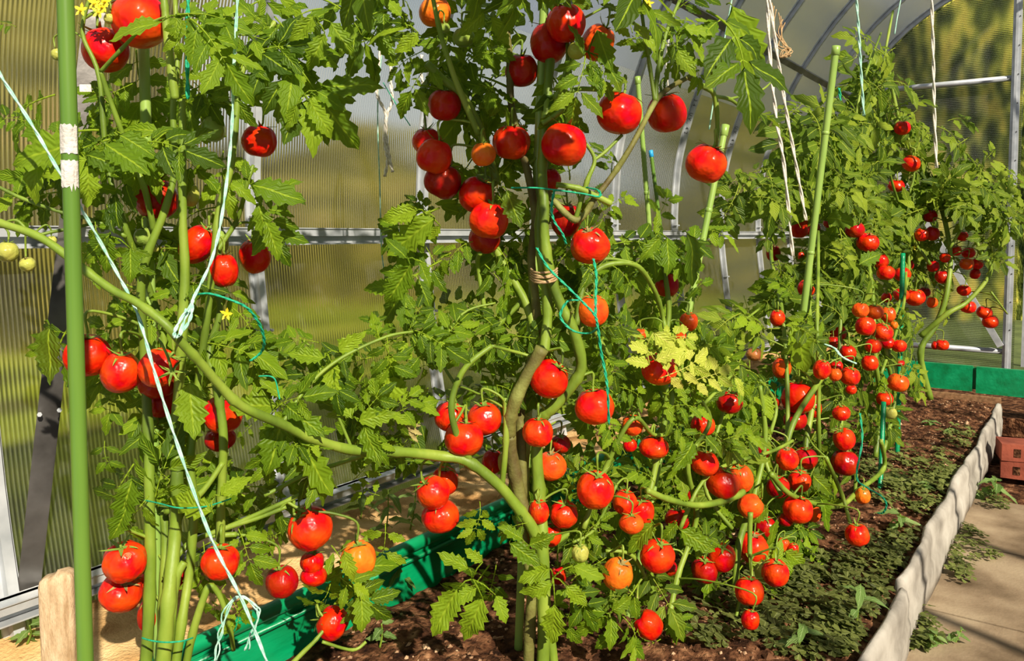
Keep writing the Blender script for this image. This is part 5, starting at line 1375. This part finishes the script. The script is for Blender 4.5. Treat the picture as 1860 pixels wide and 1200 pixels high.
# pale wooden post
mb = MB()
c = pt(110, 1200, 1.16); n = 16
ax, ay = (rt * 0.97 + fw * 0.2).normalized(), None
ay = Vector((0, 0, 1)).cross(ax).normalized()
v, f = [], []
top = pt(108, 1040, 1.16).z
sec = []
for k in range(20):
    a = 2 * math.pi * k / 20
    cx, cy = math.cos(a), math.sin(a)
    sec.append((math.copysign(abs(cx) ** 0.4, cx) * 0.0235, math.copysign(abs(cy) ** 0.4, cy) * 0.016))
lv = [(0.16, 1.04), (0.25, 1.0), (0.32, 1.02), (0.36, 1.0), (top - 0.012, 0.99), (top - 0.004, 0.92), (top, 0.70), (top + 0.001, 0.0)]
for z, s in lv:
    for j, (a, b) in enumerate(sec):
        q = c + ax * a * s + ay * b * s
        w = 0.0016 * mnoise.noise(Vector((a * 60, b * 60, z * 12)))
        v.append((q.x + w + (0.36 - z) * 0.01, q.y + w, z + (0.004 * math.sin(a * 90) if z > top - 0.02 else 0)))
for i in range(len(lv) - 1):
    for j in range(20): f.append((i * 20 + j, i * 20 + (j + 1) % 20, (i + 1) * 20 + (j + 1) % 20, (i + 1) * 20 + j))
mb.add(v, f)
tag(mb.build('wooden_post', M['pale_wood'], None, True), 'short pale sawn post with rounded top standing in the sand', 'post')

def twine(s, rad, material, label, group=None, strands=1, wob=0.0, parent=None, key=None, name='twine'):
    P = path(s)
    W = smooth_path([pt(x, y, (q if q > 0.5 else t0(x) + q)) for x, y, q in P], 8)
    mb = MB()
    for k in range(strands):
        Q = []
        for i, w in enumerate(W):
            a = i * 0.9 + k * 2 * math.pi / strands
            r = rad * 0.9 if strands > 1 else 0
            Q.append(w + rt * (math.cos(a) * r + wob * mnoise.noise(w * 30 + Vector((k * 9, 0, 0)))) + fw * math.sin(a) * r)
        mb.tube(Q, rad, 6)
    o = mb.build(name, material, parent, True)
    if parent is None: tag(o, label, 'twine', group)
    return o
GT = 'twines tying and carrying the tomato plants'
twine('-10,110,1.02 0,135,1.02 60,230,1.02 115,325,1.02 160,400,1.04 215,500,1.06 250,570,1.04 285,690,1.02 330,830,1.02 385,980,1.02 440,1090,1.02 490,1215,1.02', 0.0014, M['twine_teal'], 'long pale teal twine slanting past the thick stake down to the green board', GT, 2)
twine('432,-10,1.1 425,120,1.1 420,250,1.1 405,380,1.08 385,470,1.06 350,545,1.04 325,608,1.0', 0.0013, M['twine_teal'], 'pale teal twine hanging down to a knot on the long branch', GT, 2)
twine('350,545,1.04 345,580,1.02 322,612,1.0 318,600,1.0 340,560,1.02', 0.0014, M['twine_teal'], 'loose teal loop under the knot on the long branch', GT, 2)
twine('342,-10,1.12 340,80,1.12 341,180,1.12', 0.0017, M['twine_green'], 'bright green twine beside the top left forked stems', GT, 2)
twine('352,536,1.06 380,533,1.05 420,545,1.05 450,560,1.06 472,590,1.08 480,620,1.10 474,640,1.12 455,655,1.12', 0.0013, M['twine_green'], 'green twine arching in front of the wall right of the teal knot', GT, 2)
twine('470,683,1.12 490,683,1.12 500,690,1.12 505,710,1.12 508,725,1.12', 0.0011, M['twine_green'], 'short curled green twine end beside the broad leaves left', GT)
twine('258,1158,1.10 275,1163,1.09 300,1166,1.08 330,1164,1.08 350,1158,1.10', 0.0012, M['twine_green'], 'green twine tying the pale stems near the ground, left', GT)
twine('262,908,1.14 290,914,1.11 325,922,1.09 370,920,1.12 400,912,1.14 420,905,1.15', 0.0011, M['twine_green'], 'green twine round the pale stems at mid height, left', GT)
twine('392,1200,1.05 400,1150,1.05 425,1085,1.05 460,1100,1.05 462,1130,1.05 445,1180,1.05', 0.0011, M['twine_teal'], 'frayed pale twine tangle in front of the green board', GT, 3, 0.01)
twine('700,60,1.75 690,100,1.75 684,145,1.75 686,175,1.75 700,205,1.75 701,240,1.75 706,280,1.75 713,312,1.75', 0.0022, M['twine_white'], 'left white cord of the hanging pair before the upper panel', GT, 2)
twine('704,55,1.75 709,100,1.75 710,150,1.75 712,185,1.75 702,212,1.75 699,260,1.75 704,290,1.75 699,320,1.75', 0.0022, M['twine_white'], 'right white cord twisted round its neighbour before the upper panel', GT, 2)
twine('695,60,1.76 693,100,1.76 688,150,1.76 686,220,1.76 690,340,1.76 693,450,1.76 702,520,1.76 711,570,1.76', 0.0015, M['twine_teal'], 'thin teal twine hanging left of the white cords', GT)
twine('766,100,1.78 764,130,1.78 770,160,1.78 772,200,1.78 771,232,1.78', 0.0021, M['twine_white'], 'single white cord beside the marked arch rib', GT, 2)
twine('696,150,1.74 720,190,1.74 745,228,1.7', 0.0011, M['twine_green'], 'stray green thread slanting to the dark red stack', GT)
twine('930,341,1.30 970,341,1.30 1010,345,1.29 1060,352,1.30 1088,357,1.31 1085,345,1.34 1050,338,1.40', 0.0014, M['twine_green'], 'green twine tied across the middle stems under the large round tomato', GT, 2)
twine('1007,345,1.30 1002,375,1.30 1006,400,1.30 1022,425,1.30 1028,443,1.31', 0.0013, M['twine_green'], 'green twine falling from the middle tie beside the stems', GT, 2)
twine('975,450,1.31 995,485,1.30 1030,520,1.29 1060,550,1.28 1080,572,1.27 1086,595,1.27 1092,640,1.28 1100,680,1.28 1104,715,1.28 1106,770,1.3', 0.0014, M['twine_green'], 'green twine running down past the orange red tomato', GT, 2)
twine('1078,470,1.32 1083,500,1.30 1082,540,1.28 1082,575,1.27', 0.0014, M['twine_green'], 'upright green twine over the orange red tomato', GT, 2)
twine('1050,545,1.30 1030,548,1.30 1018,575,1.30 1040,600,1.30 1070,605,1.29 1085,595,1.27', 0.0014, M['twine_green'], 'green loop below the bundled stems', GT, 2)
twine('1094,170,1.37 1100,120,1.37 1103,60,1.37 1106,-10,1.37' if False else '1140,-10,1.5 1133,60,1.5', 0.0012, M['twine_teal'], 'pale teal thread at the top centre edge', GT)
for k in range(4):
    y = 493 + 5 * k
    twine(f'966,{y},1.36 975,{y+3},1.30 992,{y+4},1.29 1006,{y+1},1.31 1010,{y-2},1.36', 0.0018, M['raffia'], None, None, 2) if False else None
mb = MB()
for k in range(5):
    y = 490 + 4.5 * k
    mb.tube(smooth_path([pt(964, y - 2, 1.36), pt(972, y + 4, 1.325), pt(990, y + 5 + (k % 2) * 3, 1.315), pt(1006, y + 2, 1.33), pt(1012, y - 3, 1.37)], 6), 0.0019, 6)
tag(mb.build('raffia_tie', M['raffia'], None, True), 'brown raffia wound round the middle stems below rail height', 'tie')
twine('1393,-10,2.1 1400,120,2.1 1411,220,2.1 1424,300,2.1 1440,465,2.1', 0.0028, M['twine_white'], 'left white cord of the long slanting pair on the right', GT, 2)
twine('1397,-10,2.1 1412,100,2.1 1428,200,2.1 1448,310,2.1 1464,400,2.1', 0.0026, M['twine_white'], 'right white cord of the long slanting pair on the right', GT, 2)
mb = MB()
for k in range(7):
    a = random.uniform(0, 6)
    P = [pt(1402 + 4 * k, 5 + 6 * k, 2.12), pt(1404 + 6 * math.sin(a) + 3 * k, 45 + 3 * k, 2.12), pt(1414 + 8 * math.sin(a * 2) + 2 * k, 78 + 2 * k, 2.11), pt(1432 - 3 * k + 8, 92 + 3 * math.sin(a), 2.1), pt(1424 + 8 * math.cos(a), 104, 2.1), pt(1436, 96 + k, 2.11)]
    mb.tube(smooth_path(P, 6), 0.0015, 5)
tag(mb.build('twine_hank', M['raffia'], None, True), 'tangled hank of beige twine hanging at the roof rail', 'twine')
twine('1692,-10,3.0 1695,100,3.0 1697,200,3.0 1701,305,3.0', 0.0035, M['twine_white'], 'white cord hanging straight down before the end wall', GT, 2)
twine('1555,-10,2.6 1560,60,2.6 1564,130,2.6 1569,210,2.6', 0.0026, M['twine_teal'], 'teal twine hanging left of the far plant tip', GT, 2)
twine('1638,-10,2.9 1630,30,2.9 1625,62,2.9', 0.0022, M['twine_teal'], 'short teal twine at the top above the far plant', GT)
twine('1331,-10,1.7 1318,60,1.7 1303,140,1.7 1288,235,1.7', 0.0016, M['twine_teal'], 'teal thread slanting down to the lone high tomato', GT)
twine('1524,160,2.7 1528,200,2.7 1526,260,2.7 1522,330,2.7', 0.0028, M['twine_green'], 'green twine hanging right of the tall cane', GT, 2)
twine('1217,60,1.9 1210,110,1.9 1214,160,1.9', 0.0016, M['twine_white'], 'white thread between the high pair and the roof rail', GT)
twine('1498,625,2.2 1515,632,2.18 1530,648,2.16 1555,660,2.16', 0.0022, M['twine_teal'], 'teal twine tied along the far row of tomatoes', GT, 3, 0.004)
twine('1562,750,2.0 1566,800,1.98 1556,865,1.95 1575,885,1.93 1600,900,1.93 1610,915,1.93 1605,930,1.94 1595,932,1.95', 0.0016, M['twine_green'], 'green twine loop trailing over the clover', GT, 2)
twine('1312,130,3.6 1330,75,3.6 1352,85,3.6', 0.002, M['twine_green'], 'knotted green thread on the dark roof rail', GT) if False else None
# yellow flowers of the plants
def flower(key, x, y, dt, s=0.011):
    p = at(key, x, y, dt); mb = MB()
    for k in range(5):
        a = 2 * math.pi * k / 5 + random.random() * 0.3
        d2 = (rt * math.cos(a) + Vector((0, 0, 1)) * math.sin(a) - fw * 0.35).normalized()
        s2 = d2.cross(fw).normalized()
        b0 = p + d2 * 0.001
        mb.add([tuple(b0 - s2 * s * .18), tuple(b0 + s2 * s * .18), tuple(p + d2 * s * .6 + s2 * s * .2), tuple(p + d2 * s), tuple(p + d2 * s * .6 - s2 * s * .2)], [(0, 1, 2, 3, 4)])
    mb.tube([p, p - fw * 0.007 + Vector((0, 0, -.002))], [0.0022, 0.001], 6)
    o = mb.build('flower', M['petal'], PL[key]['root']); o['label'] = 'yellow flower'
for (k, x, y, dt) in (('L', 172, 6, -.03), ('L', 187, 12, -.03), ('L', 180, 22, -.03), ('L', 192, 2, -.03), ('L', 148, 18, -.02), ('L', 466, 88, .02), ('L', 460, 94, .02), ('M', 1178, 6, 0), ('M', 640, 120, .0), ('L', 412, 570, .0), ('F', 1580, 168, .1), ('E', 1660, 450, 0)):
    if x != 640: flower(k, x, y, dt)
# cut yellow star calyx on the tomato crossed by the twine
mb = MB(); p = pt(313, 674, t0(313) - 0.10)
for k in range(7):
    a = 2 * math.pi * k / 7; L = random.uniform(.016, .024)
    d2 = (rt * math.cos(a) + Vector((0, 0, 1)) * math.sin(a)).normalized(); s2 = d2.cross(fw)
    mb.add([tuple(p - s2 * .002), tuple(p + s2 * .002), tuple(p + d2 * L * .6 + s2 * .0016 - fw * .003), tuple(p + d2 * L), tuple(p + d2 * L * .6 - s2 * .0016 - fw * .003)], [(0, 1, 2, 3, 4)])
mb.tube(smooth_path([p, p + Vector((-.006, 0, .02)), p + Vector((-.012, 0.01, .045))], 4), 0.0018, 6)
o = mb.build('spent_calyx', M['calyx'], PL['L']['root']); o['label'] = 'yellow star shaped calyx'

# ---- ground cover and seedlings
def gpt(x, y, zf=soil_z):
    z = 0.12
    for _ in range(3):
        p = pt(x, y, ground_t(y, z)); z = zf(p.x, p.y)
    p.z = z
    return p
def trefoil(mb, p, s, r):
    n = Vector((r.uniform(-.35, .35), r.uniform(-.5, .1), 1)).normalized()
    a0 = r.random() * 6.28
    X = n.orthogonal().normalized(); Y = n.cross(X)
    c = p + n * s * r.uniform(0.3, 1.4)
    rn = r.random()
    for k in range(3):
        a = a0 + k * 2.09
        d1 = X * math.cos(a) + Y * math.sin(a); s1 = n.cross(d1)
        dz = n * r.uniform(-.25, .15) * s
        v = [c, c + d1 * s * .55 + s1 * s * .42 + dz, c + d1 * s * .95 + s1 * s * .36 + dz, c + d1 * s * .82 + dz * 1.1, c + d1 * s * .95 - s1 * s * .36 + dz, c + d1 * s * .55 - s1 * s * .42 + dz]
        mb.add([tuple(q) for q in v], [(0, 1, 2, 3), (0, 3, 4, 5)], [(0, 0.3), (.5, 1), (1, .8), (1, 0.3), (1, -.8), (.5, -1)], rn)
def clover(patches, label, zf, smin=0.013, smax=0.023):
    mb = MB(); r = random.Random(len(patches) * 7 + 1)
    for (cx, cy, rx, ry, n) in patches:
        for _ in range(int(n * 0.42)):
            a, q = r.uniform(0, 6.28), r.random() ** 0.55
            x, y = cx + rx * q * math.cos(a), cy + ry * q * math.sin(a)
            p = gpt(x, y, zf)
            if zf is soil_z and not (0.335 < p.y < 1.12): continue
            if zf is not soil_z and p.y > 0.294: continue
            trefoil(mb, p, r.uniform(smin, smax), r)
    return tag(mb.build('clover', M['clover'], None, False), label, 'clover', None, 'stuff')
clover([(1490, 1120, 150, 100, 900), (1560, 1165, 90, 60, 420), (1400, 1060, 90, 40, 220), (1640, 1015, 70, 42, 260), (1560, 1050, 90, 30, 160), (1300, 1150, 90, 50, 160), (1320, 1090, 60, 30, 70), (1580, 1000, 60, 20, 60)],
       'low olive clover carpeting the soil beside the near edging', soil_z)
clover([(1670, 862, 120, 40, 520), (1720, 880, 60, 30, 200), (1740, 800, 40, 20, 110), (1640, 905, 90, 26, 170), (1690, 935, 40, 16, 50), (1790, 800, 14, 20, 40)],
       'olive clover patch across the far half of the bed', soil_z)
def zpath(x, y): return 0.004
clover([(1700, 1012, 55, 16, 120), (1790, 1020, 40, 8, 30), (1745, 1050, 24, 26, 70), (1660, 1150, 28, 50, 130), (1765, 985, 24, 22, 60), (1800, 905, 26, 12, 60), (1650, 1185, 60, 20, 90), (1810, 925, 20, 10, 30)],
       'clover creeping over the slabs along the edging', zpath)
def seedling(x, y, h, nl, zf, label, group, lean=0.0, wid=0.30, L=0.05, mt='weed', name='weed_seedling'):
    p = gpt(x, y, zf)
    e = empty(name, p); tag(e, label, 'weed', group)
    top = p + Vector((lean, -0.01, h))
    P = smooth_path([p, p.lerp(top, .5) + Vector((0.004, 0, 0)), top], 4)
    mb = MB(); mb.tube(P, [0.0022 - 0.0010 * i / len(P) for i in range(len(P))], 6); mb.build('stem', M['stem'], e, True)
    r = random.Random(int(x * 7 + y))
    for k in range(nl):
        u = 0.25 + 0.75 * k / max(1, nl - 1)
        o = P[min(len(P) - 1, int(u * (len(P) - 1)))]
        a = k * 2.4 + r.random() * .6
        dr = Vector((math.cos(a), math.sin(a), 0.45 - 0.9 * r.random()))
        g = leaflet_geo(r, 1, wid, 3, 0.5, 0.3, 8)
        b = MB(); b.add(*place(g, frame(o, dr, Vector((-.1, -.4, 1)), L * r.uniform(.7, 1.15))), rnd=r.random())
        b.build('leaf', M[mt], e, True)
GW = 'weeds sprouting in the sand strip'; GS = 'seedlings on the bed soil'
seedling(700, 985, 0.11, 9, sand_z, 'narrow leaved weed in the sand right of the orange tomato', GW, .0, .22, .055)
seedling(745, 975, 0.10, 9, sand_z, 'narrow leaved weed standing at the board edge under the trio', GW, .01, .2, .055)
seedling(655, 950, 0.08, 7, sand_z, 'narrow leaved weed in the sand nearest the wall', GW, .0, .2, .05)
seedling(50, 1185, 0.035, 6, sand_z, 'low weed in the sand at the lower left corner', GW, .0, .3, .04)
seedling(690, 1195, 0.05, 6, soil_z, 'round leaved seedling on bare soil at the bottom edge', GS, -.005, .42, .03)
seedling(735, 1100, 0.10, 6, soil_z, 'lanky seedling leaning on the inside of the green board', GS, -.03, .3, .045)
seedling(1627, 970, 0.04, 7, soil_z, 'upright broad leaved seedling left of the edging', GS, .0, .3, .06)
seedling(1620, 880, 0.03, 6, soil_z, 'small seedling in the clover by the short emerald stake', GS, .0, .3, .035)
seedling(1675, 900, 0.03, 7, soil_z, 'pale seedling in the clover close to the edging', GS, .0, .4, .03)
seedling(1700, 945, 0.02, 5, soil_z, 'yellow green seedling in the dark soil by the edging', GS, .0, .4, .02)
seedling(1450, 1195, 0.05, 5, soil_z, 'long leaved seedling at the bottom among the clover', GS, .0, .25, .06)
seedling(1555, 1150, 0.09, 5, soil_z, 'tall thin seedling rising out of the clover', GS, -.02, .25, .05)
seedling(1685, 775, 0.02, 9, soil_z, 'fine pale weed on bare soil near the end box', GS, .0, .3, .035)
seedling(1720, 790, 0.02, 8, soil_z, 'fine pale weed right of the first one near the end box', GS, .0, .3, .035)
seedling(1802, 905, 0.05, 7, zpath, 'long leaved plantain growing between edging and slab', 'weeds on the path', .0, .25, .085)
seedling(1690, 1195, 0.03, 9, zpath, 'bright weed on the slab joint at the bottom right', 'weeds on the path', .0, .4, .03)
seedling(1735, 1185, 0.03, 6, zpath, 'round leaved bright weed right of the one on the joint', 'weeds on the path', .0, .45, .03)
# ringed cracked patch on the tomato by the wooden post
for o in bpy.data.objects:
    if o.get('label', '').startswith('red tomato with a ringed cracked patch'):
        c0 = o.matrix_basis.translation.copy(); rad = o.matrix_basis.to_scale().x * 0.5
        n0 = ((CAM - c0).normalized() + rt * 0.12 + Vector((0, 0, 0.28))).normalized()
        a1 = n0.orthogonal().normalized(); a2 = n0.cross(a1)
        mb = MB()
        for k, q in enumerate((0.06, 0.12, 0.18, 0.24)):
            s0 = 0.8 * k
            P = []
            for i in range(15):
                an = s0 + i / 14 * (4.4 - 0.5 * k)
                d = (n0 + a1 * math.cos(an) * q + a2 * math.sin(an) * q * 0.8 ).normalized()
                P.append(c0 + Vector((d.x, d.y, d.z * o.matrix_basis.to_scale().z / o.matrix_basis.to_scale().x)) * rad * 0.985)
            mb.tube(P, 0.00045, 5)
        s = mb.build('healed_crack', M['raffia'], o, True)
        s['label'] = 'pale ringed cracks'
